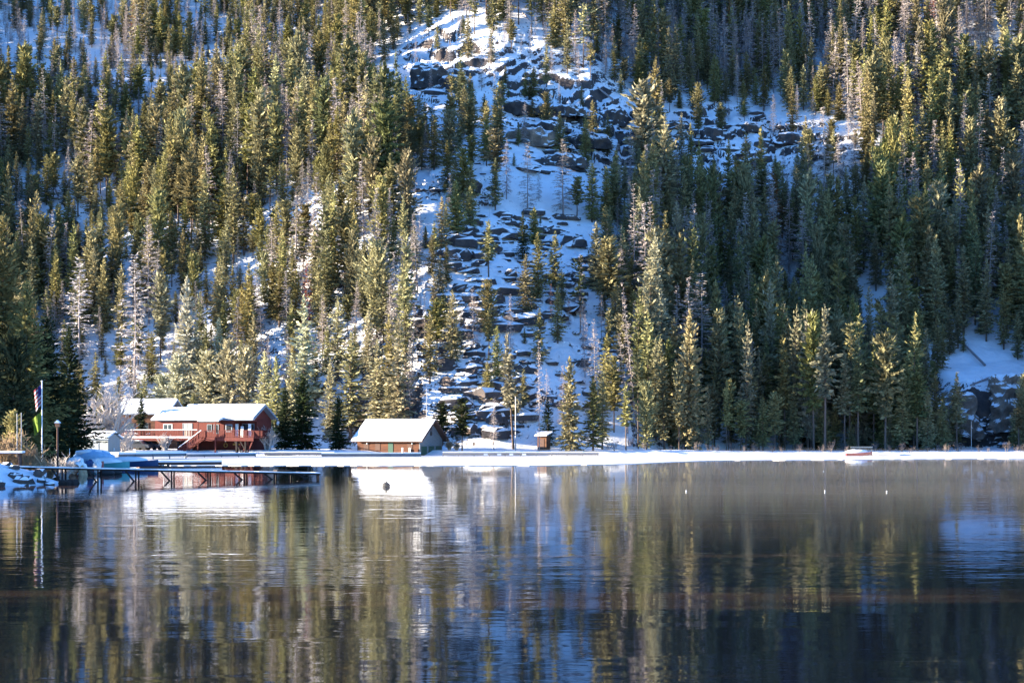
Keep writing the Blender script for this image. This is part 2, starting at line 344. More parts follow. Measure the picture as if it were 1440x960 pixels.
# ------------------------------------------------------------------ tree prototypes
class Cards:
    def __init__(s): s.c = []; s.u = []; s.v = []
    def add(s, c, u, v): s.c.append(c); s.u.append(u); s.v.append(v)
    def mesh(s, name, material):
        c = np.array(s.c); u = np.array(s.u); v = np.array(s.v)
        V = np.stack([c - u, c - .1 * u + v, c + u, c - .1 * u - v], 1).reshape(-1, 3)
        return np_mesh(name, V, np.arange(len(V)).reshape(-1, 4), material)
def rnd_perp(u, q):
    r = np.array([q.gauss(0, 1), q.gauss(0, 1), q.gauss(0, 1)]); w = np.cross(u, r); return w / (np.linalg.norm(w) + 1e-6)
def conifer(seed, H, cb, Rm, prof, nper=6, dz=.42, card=.42, droop=(-.35, .7), skip=.12, step=.26, lump=.35, wide=.42):
    q = random.Random(seed); cs = Cards(); z = cb * H; ph = [q.uniform(0, 6.28) for _ in range(6)]
    while z < H * .985:
        t = (z - cb * H) / (H * (1 - cb)); L0 = Rm * prof(t) * q.uniform(.75, 1.15)
        n = max(3, round(nper * (.55 + .6 * prof(t))))
        a0 = q.uniform(0, 6.28)
        for k in range(n):
            if q.random() < skip: continue
            az = a0 + 6.283 * k / n + q.uniform(-.35, .35)
            L = L0 * q.uniform(.55, 1.15) * (1 + lump * math.sin(az * 2 + ph[0] + z * .9) * .6 + lump * .5 * math.sin(az * 3 + ph[1] - z * 1.7))
            L = max(L, .12); el = droop[0] + (droop[1] - droop[0]) * t ** 1.3 + q.uniform(-.2, .2)
            dx, dy = math.cos(az), math.sin(az); ns = max(1, int(L / step * 1.25 + q.random()))
            zz = z + q.uniform(-.2, .2)
            for j in range(ns):
                s = L * (.12 + .88 * (j + q.random()) / ns)
                p = np.array([dx * s, dy * s, zz + s * math.sin(el) + .10 * s * s / max(L, .5)])
                p += np.array([q.uniform(-1, 1), q.uniform(-1, 1), q.uniform(-.6, .6)]) * .16
                aa = az + q.uniform(-.9, .9); ee = el + q.uniform(-.45, .65)
                u = np.array([math.cos(aa) * math.cos(ee), math.sin(aa) * math.cos(ee), math.sin(ee)])
                l = card * q.uniform(.65, 1.35) * (.6 + .4 * min(1, L / 1.2))
                cs.add(p, u * l, rnd_perp(u, q) * l * wide * q.uniform(.7, 1.2))
        z += dz * q.uniform(.75, 1.25) * (1.0 if t < .8 else .75)
    for k in range(10):
        z = H * (.955 + .045 * k / 9); a = q.uniform(0, 6.28); u = np.array([math.cos(a) * .45, math.sin(a) * .45, .9]); cs.add(np.array([0, 0, z]), u * .22, rnd_perp(u, q) * .08)
    return cs.mesh('crown', M['needle'])
def trunk_mesh(H, r, cb=.3, seed=0, material='bark', stubs=10):
    q = random.Random(seed); mb = MB(); x = y = 0.0; z = -1.2; rr = r * 1.15
    for k in range(6):
        z2 = H * (k + 1) / 6 * .97; x2 = x + q.uniform(-.06, .06); y2 = y + q.uniform(-.06, .06); r2 = r * (1 - (k + 1) / 6.2)
        mb.tube((x, y, z), (x2, y2, z2), rr, r2, 7); x, y, z, rr = x2, y2, z2, r2
    for k in range(stubs):
        zz = H * q.uniform(.08, max(.2, cb)); a = q.uniform(0, 6.28); l = q.uniform(.5, 1.4); mb.tube((0, 0, zz), (math.cos(a) * l, math.sin(a) * l, zz - l * q.uniform(-.1, .35)), .035, .012, 3)
    me = bpy.data.meshes.new('trunk'); me.from_pydata(mb.v, [], mb.f); me.materials.append(M[material]); me.update(); return me
def dead_branches(seed, H, cb, Rm, prof, dens=1.0):
    q = random.Random(seed); cs = Cards(); z = cb * H
    while z < H * .97:
        t = (z - cb * H) / (H * (1 - cb)); L0 = Rm * prof(t)
        for k in range(5):
            if q.random() < .2: continue
            az = q.uniform(0, 6.28); L = max(.25, L0 * q.uniform(.5, 1.2)); el = -.35 + .8 * t + q.uniform(-.25, .25)
            d = np.array([math.cos(az) * math.cos(el), math.sin(az) * math.cos(el), math.sin(el)]); p0 = np.array([0, 0, z])
            w = rnd_perp(d, q); cs.add(p0 + d * L * .5, d * L * .5, w * .028); cs.add(p0 + d * L * .5, d * L * .5, np.cross(d, w) * .028)
            for j in range(int(L / .16 * dens)):
                s = L * q.uniform(.2, 1); aa = az + q.choice((-1, 1)) * q.uniform(.4, 1.2); ee = el + q.uniform(-.7, .3)
                u = np.array([math.cos(aa) * math.cos(ee), math.sin(aa) * math.cos(ee), math.sin(ee)]); l = q.uniform(.12, .34)
                cs.add(p0 + d * s + u * l * .7, u * l, rnd_perp(u, q) * q.uniform(.02, .055))
        z += q.uniform(.22, .5)
    return cs.mesh('branches', M['dead'])
cone = lambda t: (1 - t) ** .8 * (.55 + .45 * min(1, t * 6)) + .02
rounded = lambda t: math.sqrt(max(0, 1 - (t * 1.0) ** 1.8)) * (.6 + .4 * min(1, t * 3)) * .95 + .03
egg = lambda t: (math.sin(math.pi * (t * .82 + .14)) ** .8) * .95 + .04
slim = lambda t: (1 - t ** 1.6) * (.75 + .25 * min(1, t * 5)) + .05
PROTO = {}       # kind -> list of (crown mesh, trunk mesh, height)
H0 = 18.0
def reg(kind, seeds, f, r=.19, cb=.3):
    PROTO[kind] = [(f(s), trunk_mesh(H0, r, cb, s), H0) for s in seeds]
reg('spruce', (1, 2, 3), lambda s: conifer(s, H0, .07, 3.1, cone, 8, dz=.36, card=.35))
reg('slim', (11, 12, 13), lambda s: conifer(s, H0, .12, 2.0, slim, 8, dz=.36, card=.35, skip=.15, lump=.5), cb=.2)
reg('pine', (21, 22, 23), lambda s: conifer(s, H0, .30, 2.3, egg, 8, dz=.36, card=.5, droop=(-.15, .75), skip=.25, lump=.6), cb=.4)
reg('bushy', (31, 32), lambda s: conifer(s, H0, .05, 3.9, rounded, 11, dz=.4, card=.44, droop=(-.1, .8), lump=.55, step=.34))
reg('sparse', (41, 42), lambda s: conifer(s, H0, .40, 2.0, egg, 6, dz=.55, card=.5, droop=(-.3, .5), skip=.4, lump=.8), cb=.45)
reg('spire', (91, 92), lambda s: conifer(s, H0, .38, 1.6, slim, 8, dz=.36, card=.42, skip=.15, lump=.5), cb=.4)
reg('broad', (51, 52), lambda s: conifer(s, H0, .12, 4.0, egg, 11, dz=.38, card=.42, droop=(-.1, .7), lump=.6, step=.32))
reg('thickspruce', (61, 62), lambda s: conifer(s, H0, .03, 3.2, cone, 9, dz=.34, card=.42, lump=.5, skip=.08))
reg('nearspruce', (65, 66), lambda s: conifer(s, H0, .03, 3.2, cone, 13, dz=.25, card=.25, lump=.5, skip=.1, step=.2))
PROTO['dead'] = [(dead_branches(s, H0, .12, 1.9, slim, 1.7), trunk_mesh(H0, .14, .3, s, 'greybark', 14), H0) for s in (71, 72, 73)]
PROTO['deadthin'] = [(dead_branches(s, H0, .3, 1.4, slim, .8), trunk_mesh(H0, .13, .3, s, 'greybark', 20), H0) for s in (81, 82)]

GREEN, OLIVE, FROST, DARK, GREYG, LILAC, RUST = (.138, .14, .055, 1), (.22, .192, .080, 1), (.45, .43, .27, 1), (.04, .05, .022, 1), (.23, .205, .115, 1), (.38, .32, .30, 1), (.24, .085, .05, 1)  # DARK also puts shade into the needle colour of spruces standing in shadow
FIRST = {}
def plant(kind, x, y, H, width=1.0, color=GREEN, label=None, cat='tree', group=None, name=None, rz=None, lean=(0, 0), z=None, q=rng):
    """one tree: an Empty at its foot with a trunk and a crown of its own"""
    cr, tr, h0 = PROTO[kind][q.randrange(len(PROTO[kind]))]
    dead = kind.startswith('dead')
    t = thing(name or ('dead_tree' if dead else 'conifer_tree'), label, cat, (x, y, gz(x, y) - .1 if z is None else z), q.uniform(0, 6.28) if rz is None else rz, group)
    s = H / h0; t.scale = (s * width, s * width, s)
    if lean != (0, 0): t.rotation_euler = (lean[0], lean[1], 0)
    for me, nm in ((tr, 'trunk'), (cr, 'branches' if dead else 'crown')):
        o = bpy.data.objects.new(nm, me); COL.objects.link(o); o.parent = t; o.color = color
    return t
# ------------------------------------------------------------------ trees one can point to: px, py of the tip, py of the foot, kind, width, colour, label
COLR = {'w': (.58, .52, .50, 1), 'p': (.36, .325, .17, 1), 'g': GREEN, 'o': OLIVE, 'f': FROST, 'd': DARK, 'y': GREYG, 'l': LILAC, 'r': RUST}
NAMED = [
 (111, 358, 530, 'dead', 1.7, 'w', 'tall pale lilac dead tree above the bare white shrub'),
 (189, 353, 565, 'dead', 1.35, 'w', 'pale dead tree on a long bare trunk above the snowy cabin roof'),
 (226, 382, 510, 'pine', .9, 'y', 'pale open pine between the lilac dead tree and the big frosted spruce'),
 (263, 388, 562, 'thickspruce', .95, 'f', 'big frosted spruce with a pointed top rising behind the red lodge'),
 (310, 363, 480, 'slim', 1.1, 'o', 'slender olive spruce uphill from the red lodge roof ridge'),
 (350, 370, 500, 'spruce', .95, 'o', 'olive spruce uphill to one side of the lodge gable'),
 (308, 446, 545, 'spruce', .9, 'f', 'small frosted spruce tip just above the rounded lodge pines'),
 (277, 452, 560, 'slim', .9, 'f', 'narrow frosted spruce beside the big frosted spruce behind the lodge'),
 (228, 528, 590, 'bushy', 1.0, 'f', 'low rounded frosted pine behind the lodge chimney end'),
 (250, 500, 600, 'bushy', 1.05, 'f', 'plump frosted pine directly behind the lodge roof ridge'),
 (292, 494, 600, 'bushy', 1.15, 'p', 'wide yellow-green pine behind the middle of the lodge roof'),
 (322, 480, 605, 'bushy', .8, 'p', 'tall rounded pine behind the lodge roof near its gable'),
 (346, 488, 605, 'bushy', .75, 'p', 'grey-green rounded pine behind the lodge gable'),
 (372, 492, 615, 'spruce', 1.0, 'p', 'olive spruce close beside the lodge gable end'),
 (388, 500, 622, 'spruce', .95, 'p', 'green spruce between the lodge gable and the dark bushy spruce'),
 (427, 414, 600, 'slim', 1.35, 'f', 'tallest frosted spruce with a thin spire between lodge and boathouse'),
 (410, 500, 620, 'spruce', 1.0, 'p', 'olive spruce at the foot of the tall frosted spire'),
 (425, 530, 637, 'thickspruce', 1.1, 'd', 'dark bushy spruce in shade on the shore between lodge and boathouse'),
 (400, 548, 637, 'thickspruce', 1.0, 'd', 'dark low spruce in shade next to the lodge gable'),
 (475, 416, 530, 'slim', 1.2, 'p', 'slender spruce on the slope above the boathouse roof'),
 (518, 436, 530, 'spruce', .9, 'p', 'small olive spruce above the boathouse ridge'),
 (493, 467, 615, 'slim', 1.5, 'p', 'bright olive spruce behind the end of the boathouse'),
 (464, 503, 622, 'spruce', .85, 'p', 'green spruce between two bright spruces near the boathouse'),
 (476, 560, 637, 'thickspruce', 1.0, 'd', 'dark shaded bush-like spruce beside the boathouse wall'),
 (530, 477, 612, 'slim', 1.4, 'p', 'stout olive spruce behind the middle of the boathouse roof'),
 (545, 535, 612, 'spruce', .8, 'p', 'short green spruce behind the boathouse ridge'),
 (560, 442, 610, 'slim', 1.2, 'p', 'tall narrow spruce with a sunlit spire behind the boathouse ridge'),
 (165, 300, 400, 'bushy', .7, 'o', 'olive pine on the slope above the dead pale trees'),
 (222, 268, 380, 'bushy', .8, 'o', 'large rounded pine high above the lodge'),
 (242, 296, 375, 'spruce', 1.0, 'o', 'olive spruce tucked beside the large rounded pine above the lodge'),
 (196, 300, 375, 'bushy', .75, 'g', 'shadowy green pine beside the large rounded pine above the lodge'),
 (278, 307, 380, 'slim', 1.2, 'o', 'narrow olive spruce standing apart on the slope above the lodge'),
 (260, 280, 360, 'spruce', 1.0, 'o', 'spruce with tiered boughs above the lodge roof'),
 (318, 308, 400, 'slim', 1.0, 'o', 'slim spruce in the gap above the lodge ridge'),
 (343, 275, 360, 'slim', 1.1, 'o', 'slim tapering spruce higher up above the lodge gable'),
 (57, 303, 420, 'broad', .7, 'o', 'broad pine with a shaded foot on the slope behind the dark lakeside trees'),
 (393, 367, 460, 'slim', 1.3, 'o', 'olive spruce standing over the dark hollow above the tall frosted spire'),
 (417, 380, 460, 'spruce', 1.0, 'o', 'short olive spruce in the dark hollow above the tall frosted spire'),
 (382, 302, 400, 'dead', 1.1, 'l', 'pale bleached dead spruce in the middle of the green slope'),
 (530, 338, 475, 'broad', .75, 'p', 'broad grey-green pine with a forked crown above the boathouse'),
 (512, 345, 460, 'broad', .5, 'y', 'second stem of the forked grey-green pine above the boathouse'),
 (686, 394, 470, 'bushy', .78, 'o', 'lone dark-olive pine on the open snowy boulder slope'),
 (525, 195, 320, 'broad', .8, 'y', 'large rounded pine at the edge of the snowy gully'),
 (572, 211, 335, 'bushy', .65, 'y', 'pine with a lilac tip beside the snowy gully'),
 (478, 246, 330, 'thickspruce', .85, 'o', 'tiered olive spruce left of the snowy gully'),
 (457, 205, 290, 'bushy', .7, 'o', 'rounded pine upslope of the tiered olive spruce'),
 (497, 255, 335, 'slim', 1.1, 'o', 'thin olive spruce between the tiered spruce and the gully'),
 (398, 228, 300, 'spruce', 1.1, 'o', 'tiered spruce among dark shaded trunks on the green slope'),
 (632, 155, 235, 'bushy', .95, 'y', 'rounded grey-green pine below the snow-capped dome rock'),
 (648, 72, 165, 'slim', .9, 'g', 'dark slender spruce beside the snow-capped dome rock'),
 (540, 23, 90, 'spruce', .9, 'o', 'small olive spruce above the snow-capped dome rock'),
 (450, 45, 150, 'pine', .8, 'o', 'slim pine near the fallen log high on the slope'),
 (420, 45, 170, 'bushy', .7, 'o', 'rounded olive pine high on the slope among shaded trunks'),
 (388, 75, 190, 'thickspruce', .9, 'p', 'thick olive spruce high on the slope above the dark hollow'),
 (905, 112, 285, 'pine', 1.15, 'y', 'tall pine with a bare red trunk beside the capped ledge rock'),
 (922, 78, 190, 'slim', 1.1, 'o', 'slender spruce directly above the bare-trunked tall pine'),
 (935, 160, 345, 'slim', 1.4, 'y', 'very tall grey-green spruce right of the capped ledge rock'),
 (887, 180, 285, 'dead', .9, 'l', 'dead grey spruce below the capped ledge rock'),
 (958, 157, 245, 'slim', .9, 'y', 'thin spruce in front of the upper snowy shelf'),
 (745, 118, 160, 'spruce', 1.1, 'd', 'small dark spruce on the snow above the ledges'),
 (818, 122, 152, 'spruce', .9, 'o', 'tiny spruce on the snowy shelf above the ledges'),
 (742, 198, 300, 'dead', 1.2, 'l', 'lilac dead tree below the rock ledges'),
 (792, 193, 305, 'dead', 1.5, 'l', 'bushy lilac dead tree under the middle of the ledges'),
 (853, 254, 320, 'spruce', 1.0, 'o', 'olive spruce below the ledges beside the dark gap'),
 (1045, 112, 165, 'spruce', .9, 'o', 'small spruce at the upper snowy shelf'),
 (838, 313, 410, 'thickspruce', .9, 'y', 'grey-green spruce at the edge of the boulder slope'),
 (863, 336, 455, 'pine', 1.45, 'o', 'olive pine on a leaning trunk at the edge of the boulder slope'),
 (930, 406, 540, 'slim', 1.3, 'f', 'pale frosted spruce right of the boulder slope'),
 (948, 445, 580, 'slim', 1.3, 'o', 'sunlit olive spruce low in the shadowed stand'),
 (985, 380, 560, 'dead', 1.7, 'l', 'ragged pale dead spruce beside the sunlit olive spruce'),
 (952, 395, 540, 'dead', .9, 'l', 'thin pale dead spruce close to the ragged one'),
 (1001, 345, 440, 'bushy', .65, 'o', 'olive spruce over the ragged pale dead spruce'),
 (1027, 358, 430, 'spruce', 1.0, 'o', 'plain olive spruce at the top of the shadowed stand'),
 (993, 490, 590, 'slim', 1.1, 'o', 'low olive spruce with a lit tip in the deep shadow'),
 (1025, 486, 580, 'spruce', .9, 'o', 'short spruce catching light at the edge of the deep shadow'),
 (1160, 426, 634, 'spire', .95, 'y', 'tall pale spruce on a long bare trunk at the shadowed shore'),
 (1163, 388, 520, 'spruce', .75, 'o', 'spruce tip just above the tall pale shoreline spruce'),
 (1195, 347, 470, 'slim', 1.4, 'y', 'pale-topped spruce above the shadowed shore'),
 (1222, 402, 560, 'spruce', .8, 'y', 'spruce with a sunlit top and dark foot above the shoreline boat'),
 (1091, 500, 600, 'spruce', .75, 'o', 'short spruce with a lit tip deep in shadow'),
 (1302, 460, 600, 'slim', .9, 'y', 'thin spruce with a lit tip beside the snowy clearing'),
 (1355, 345, 470, 'slim', 1.2, 'o', 'bright olive spruce above the snowy clearing'),
 (1285, 352, 470, 'slim', 1.1, 'o', 'narrow bright spruce in the line above the deep shadow'),
 (1387, 362, 480, 'slim', 1.0, 'o', 'narrow spruce high above the grey cliff'),
 (1326, 370, 450, 'spruce', .8, 'o', 'small spruce between two bright narrow ones above the clearing'),
 (722, 468, 632, 'spire', 1.0, 'y', 'sparse leaning pine on the shore beside the little hut'),
 (758, 470, 634, 'deadthin', .6, 'l', 'thin grey dead tree standing just beyond the little hut'),
 (801, 500, 634, 'thickspruce', .8, 'y', 'grey-green spruce on the shore right of the little hut'),
 (834, 530, 636, 'spruce', 1.1, 'g', 'dark green spruce near the end of the long dock'),
 (622, 565, 628, 'pine', 1.1, 'd', 'small dark pine behind the boathouse gable'),
 (650, 560, 634, 'pine', 1.1, 'd', 'small dark pine on a thin trunk standing in snow'),
 (800, 420, 462, 'dead', .9, 'r', 'rust-red dead sapling on the boulder slope'),
 (775, 400, 460, 'dead', .6, 'r', 'thin brownish dead sapling near the rust-red one'),
 (816, 360, 470, 'sparse', .7, 'd', 'thin dark sapling at the edge of the boulders'),
 (735, 300, 370, 'spruce', .8, 'd', 'dark little spruce at the top of the boulder slope'),
 (895, 388, 600, 'deadthin', .55, 'l', 'long bare leaning trunk at the edge of the shadowed stand'),
 (883, 465, 610, 'deadthin', 1.0, 'l', 'leaning dead spruce with drooping twigs on the shadow edge'),
 (610, 385, 450, 'sparse', .9, 'y', 'scraggy little pine on the snow left of the boulders'),
 (770, 560, 632, 'spruce', 1.0, 'd', 'dark spruce close behind the little hut'),
 (1070, 178, 300, 'spruce', .9, 'o', 'broad-based spruce at the end of the upper snowy shelf'),
]
LEAN = {'long bare leaning trunk at the edge of the shadowed stand': -.10, 'leaning dead spruce with drooping twigs on the shadow edge': -.09, 'sparse leaning pine on the shore beside the little hut': -.06, 'olive pine on a leaning trunk at the edge of the boulder slope': -.08}
TAKEN = []; KEEP = []
for px, pt, pb, kind, wd, c, lab in NAMED:
    x, y = march(px, pb, ground, 249); H = (pb - pt) * y / F
    if 385 < px < 500 and pb > 600: y2 = max(y, 259.0); x *= y2 / y; H *= y2 / y; y = y2
    if H > 27: H = 27
    z = gz(x, y) - .1
    plant(kind, x, y, H, wd * min(1.45, max(.95, (18.0 / H) ** .5)), COLR[c], lab, z=z, lean=(0, LEAN.get(lab, 0)), q=random.Random(px * 7 + pt))
    TAKEN.append((x, y)); KEEP.append((px, pt, pb, y))
# the big conifers on the near bank, some with shade put into their colour
for px, pt, D, kind, wd, c, lab in [(4, 298, 158, 'nearspruce', 1.15, 'o', 'huge dark spruce with a sunlit top at the picture edge by the flagpole'), (38, 392, 150, 'nearspruce', 1.1, 'o', 'dark spruce with a sunlit tip directly behind the flagpole'),
                                    (66, 440, 160, 'nearspruce', 1.2, 'd', 'shade-darkened spruce between the flagpole and the bare white shrub'), (97, 455, 172, 'nearspruce', 1.15, 'd', 'shade-darkened spruce nearest the grey shed'),
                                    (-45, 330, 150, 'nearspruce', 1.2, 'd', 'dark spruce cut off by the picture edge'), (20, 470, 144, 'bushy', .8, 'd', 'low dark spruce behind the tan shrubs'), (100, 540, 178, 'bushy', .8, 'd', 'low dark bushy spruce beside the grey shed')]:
    x = (px - PX0) * D / F; z = gz(x, D); H = CAM_H + (PYH - pt) * D / F - z
    plant(kind, x, D, H, wd * (18 / H) ** .3, COLR[c], lab, q=random.Random(px + 500))
    TAKEN.append((x, D))

# ------------------------------------------------------------------ the rest of the forest
OPEN = [(605, 100, 80, 55, .97), (650, 265, 85, 60, .84), (800, 185, 125, 70, .98), (735, 375, 130, 95, .96), (770, 500, 105, 100, .82), (1035, 190, 120, 50, .97), (1140, 200, 60, 32, .8), (715, 565, 95, 80, .88),
        (1390, 560, 90, 80, 1.0), (645, 590, 60, 45, .95), (700, 130, 80, 75, .85), (40, 285, 65, 32, .8), (70, 40, 100, 60, .55), (150, 560, 90, 60, .3), (430, 60, 60, 40, .4), (880, 240, 25, 60, .4), (640, 440, 60, 60, .4), (1095, 240, 35, 50, .7),
        (260, 120, 70, 32, .6), (130, 350, 100, 40, .4), (300, 30, 70, 40, .5), (1195, 310, 25, 50, .7), (180, 180, 60, 30, .4), (400, 330, 60, 40, .4), (330, 420, 70, 40, .4), (1110, 470, 30, 30, .5), (1230, 480, 25, 60, .6)]
def open_at(px, py):
    o = 0
    for cx, cy, ax, ay, a in OPEN:
        d = math.hypot((px - cx) / ax, (py - cy) / (ay * ((1.9 if cy < 220 else 1.35) if py > cy else 1))); o = max(o, a * (1 - min(1, max(0, (d - .75) / .5))))
    return o
N = 60000
cx = nrs.uniform(-190, 190, N); cy = nrs.uniform(235, 600, N); cz = ground(cx, cy); cu = cy - y_base(cx)
cell = {}
def far_enough(x, y, r):
    i, j = int(x // 4), int(y // 4)
    for a in range(i - 1, i + 2):
        for b in range(j - 1, j + 2):
            for (u, v) in cell.get((a, b), ()):
                if (u - x) ** 2 + (v - y) ** 2 < r * r: return False
    return True
for x, y in TAKEN: cell.setdefault((int(x // 4), int(y // 4)), []).append((x, y))
TREES = []
q = random.Random(99)
for x, y, z, u in zip(cx, cy, cz, cu):
    px_ = PX0 + x * F / y
    half = .3 * y + (75 if x < 0 else 40)
    if abs(x) > half or u < (-40 if px_ > 872 else -1) or (px_ > 872 and y < np.interp(px_, [872, 900, 1000, 1040], [252, 256, 262, 269])): continue
    if x < -20 and x > -85 and y < 279: continue
    if x < -85 and y < 300: continue
    px, py = pix(x, y, z)
    op = open_at(px, py)
    if q.random() < op: continue
    dens = 2.35 if px > 830 else 2.5
    if not far_enough(x, y, dens * q.uniform(.62, 1.6)): continue
    cell.setdefault((int(x // 4), int(y // 4)), []).append((x, y))
    dp = .20 + .22 * float(vn(x / 35, y / 35, 90)) + (.30 if py < 130 else .08) + (.15 if px < 220 and py < 260 else 0)
    if px > 860 and py > 470: dp = .04
    dead = q.random() < dp
    H = q.uniform(11, 22) if q.random() < .78 else q.uniform(4, 10)
    if op > .3: H *= .55
    elif op > .02: H *= .65
    if px > 900 and py > 380: H *= 1.08
    if px < 560 and py > 470: H *= .7
    r = q.random()
    if dead: kind, w, c = ('dead' if r < .72 else 'deadthin'), q.uniform(.8, 1.25), (RUST if q.random() < .03 else LILAC)
    else:
        kind = 'slim' if r < .34 else 'pine' if r < .48 else 'spruce' if r < .72 else 'thickspruce' if r < .82 else 'bushy' if r < .86 else 'spire' if r < .96 else 'sparse'
        w = q.uniform(.85, 1.2) * (.62 if kind == 'bushy' else 1)
        w *= min(1.5, (16 / H) ** .5)
        r2 = q.random(); c = OLIVE if r2 < .55 else GREEN if r2 < .82 else GREYG
    tp = PYH - (float(z) + H - CAM_H) * F / y
    lim = [c2 - .5 * (c2 - b2) for a, b2, c2, d in KEEP if abs(px - a) < 9 and y < d and py > b2]
    if lim and tp < max(lim):
        H = (py - max(lim)) * y / F
        if H < 3.5: continue
    TREES.append((x, y, float(z), H, kind, w, c, dead, px, py))
for x, y, H in ((-72, 150, 25), (-78, 156, 27), (-84, 149, 25), (-80, 143, 26), (-92, 158, 27), (-98, 150, 27), (-72, 162, 26), (-88, 166, 27), (-66, 141, 22), (-104, 160, 27)): TREES.append((x, y, gz(x, y), H, 'thickspruce', 1.0, DARK, False, -500, 600))  # added trees out of view that shade the conifers on the near bank
def in_view(t):
    top = t[9] - t[3] * F / t[1]
    return -20 < t[8] < 1460 and t[9] > 10 and top < 640
def zone(px, py):
    lr = 'on the lodge side' if px < 560 else 'by the boulder slope' if px < 860 else 'beyond the boulder slope'
    ud = 'high on the hill' if py < 180 else 'halfway uphill' if py < 390 else 'low near the shore'
    return ud, lr
SHAPE = {'spire': 'tall thin-topped spruce with a bare lower trunk', 'slim': 'slender olive-green spruce', 'pine': 'round-topped olive pine with a bare lower trunk', 'spruce': 'cone-shaped olive spruce', 'thickspruce': 'dense cone-shaped olive spruce', 'bushy': 'bushy rounded olive pine', 'sparse': 'thin scraggy olive pine', 'dead': 'twiggy grey-lilac dead tree', 'deadthin': 'bare grey dead tree with thin twigs'}
rest = {False: [], True: []}
count = {False: 300 - sum(1 for n in NAMED if not n[3].startswith('dead')) - 8, True: 285}
for t in sorted(TREES, key=lambda t: -t[3] / t[1]):
    x, y, z, H, kind, w, c, dead, px, py = t
    if in_view(t) and count[dead] > 0:
        count[dead] -= 1
        a, b = zone(px, py)
        plant(kind, x, y, H, w, c, f'{SHAPE[kind]} {a}, {b}', group='dead trees scattered through the hillside forest' if dead else 'conifers of the hillside forest', z=z - .1, q=q,
              lean=(q.gauss(0, .025), q.gauss(0, .035)) if dead else (q.gauss(0, .012), q.gauss(0, .018)))
    else: rest[dead].append(t)

def scatter(name, trees, kinds, label, cat, color):
    """the remaining trees of a kind as one object: points that carry a turn, a size and a kind"""
    me = bpy.data.meshes.new(name); me.vertices.add(len(trees))
    me.vertices.foreach_set('co', np.array([(t[0], t[1], t[2] - .1) for t in trees], np.float32).ravel())
    at = me.attributes.new('turn', 'FLOAT', 'POINT'); at.data.foreach_set('value', np.array([q.uniform(0, 6.28) for t in trees], np.float32))
    at = me.attributes.new('size', 'FLOAT_VECTOR', 'POINT'); at.data.foreach_set('vector', np.array([(t[3] / H0 * t[5], t[3] / H0 * t[5], t[3] / H0) for t in trees], np.float32).ravel())
    variants = [(k, i) for k in kinds for i in range(len(PROTO[k]))]
    first = {k: [i for i, v in enumerate(variants) if v[0] == k] for k in kinds}
    at = me.attributes.new('pick', 'INT', 'POINT'); at.data.foreach_set('value', np.array([q.choice(first[t[4]]) for t in trees], np.int32))
    ob = bpy.data.objects.new(name, me); COL.objects.link(ob); tag(ob, label, cat, kind='stuff'); ob.color = color
    ng = bpy.data.node_groups.new(name, 'GeometryNodeTree'); n = ng.nodes; L = ng.links
    ng.interface.new_socket('Geometry', in_out='INPUT', socket_type='NodeSocketGeometry'); ng.interface.new_socket('Geometry', in_out='OUTPUT', socket_type='NodeSocketGeometry')
    gi = n.new('NodeGroupInput'); go = n.new('NodeGroupOutput')
    iop = n.new('GeometryNodeInstanceOnPoints'); iop.inputs['Pick Instance'].default_value = True
    ja = n.new('GeometryNodeJoinGeometry')
    for k, i in reversed(variants):
        cr, tr, _ = PROTO[k][i]
        jn = n.new('GeometryNodeJoinGeometry')
        for me_ in (cr, tr):
            src = next(o for o in bpy.data.objects if o.data == me_) if any(o.data == me_ for o in bpy.data.objects) else None
            if src is None:
                src = bpy.data.objects.new('branch', me_)
            oi = n.new('GeometryNodeObjectInfo'); oi.inputs['Object'].default_value = src; oi.transform_space = 'ORIGINAL'; L.new(oi.outputs['Geometry'], jn.inputs[0])
        gt = n.new('GeometryNodeGeometryToInstance'); L.new(jn.outputs[0], gt.inputs[0]); L.new(gt.outputs[0], ja.inputs[0])
    def attr(nm, ty):
        a = n.new('GeometryNodeInputNamedAttribute'); a.data_type = ty; a.inputs['Name'].default_value = nm; return a.outputs['Attribute']
    cxyz = n.new('ShaderNodeCombineXYZ'); L.new(attr('turn', 'FLOAT'), cxyz.inputs['Z'])
    L.new(gi.outputs[0], iop.inputs['Points']); L.new(ja.outputs[0], iop.inputs['Instance']); L.new(attr('pick', 'INT'), iop.inputs['Instance Index'])
    L.new(cxyz.outputs[0], iop.inputs['Rotation']); L.new(attr('size', 'FLOAT_VECTOR'), iop.inputs['Scale']); L.new(iop.outputs[0], go.inputs[0])
    md = ob.modifiers.new('forest', 'NODES'); md.node_group = ng
    return ob
print('trees', len(TREES), 'rest', len(rest[False]), len(rest[True]), 'left', count)
scatter('conifer_forest', rest[False], ['slim', 'pine', 'spruce', 'thickspruce', 'bushy', 'spire', 'sparse'], 'dense olive conifer forest covering the snowy hillside behind', 'forest', OLIVE)
if rest[True]: scatter('dead_forest', rest[True], ['dead', 'deadthin'], 'grey-lilac haze of dead trees thinly mixed through the hillside forest', 'forest', LILAC)

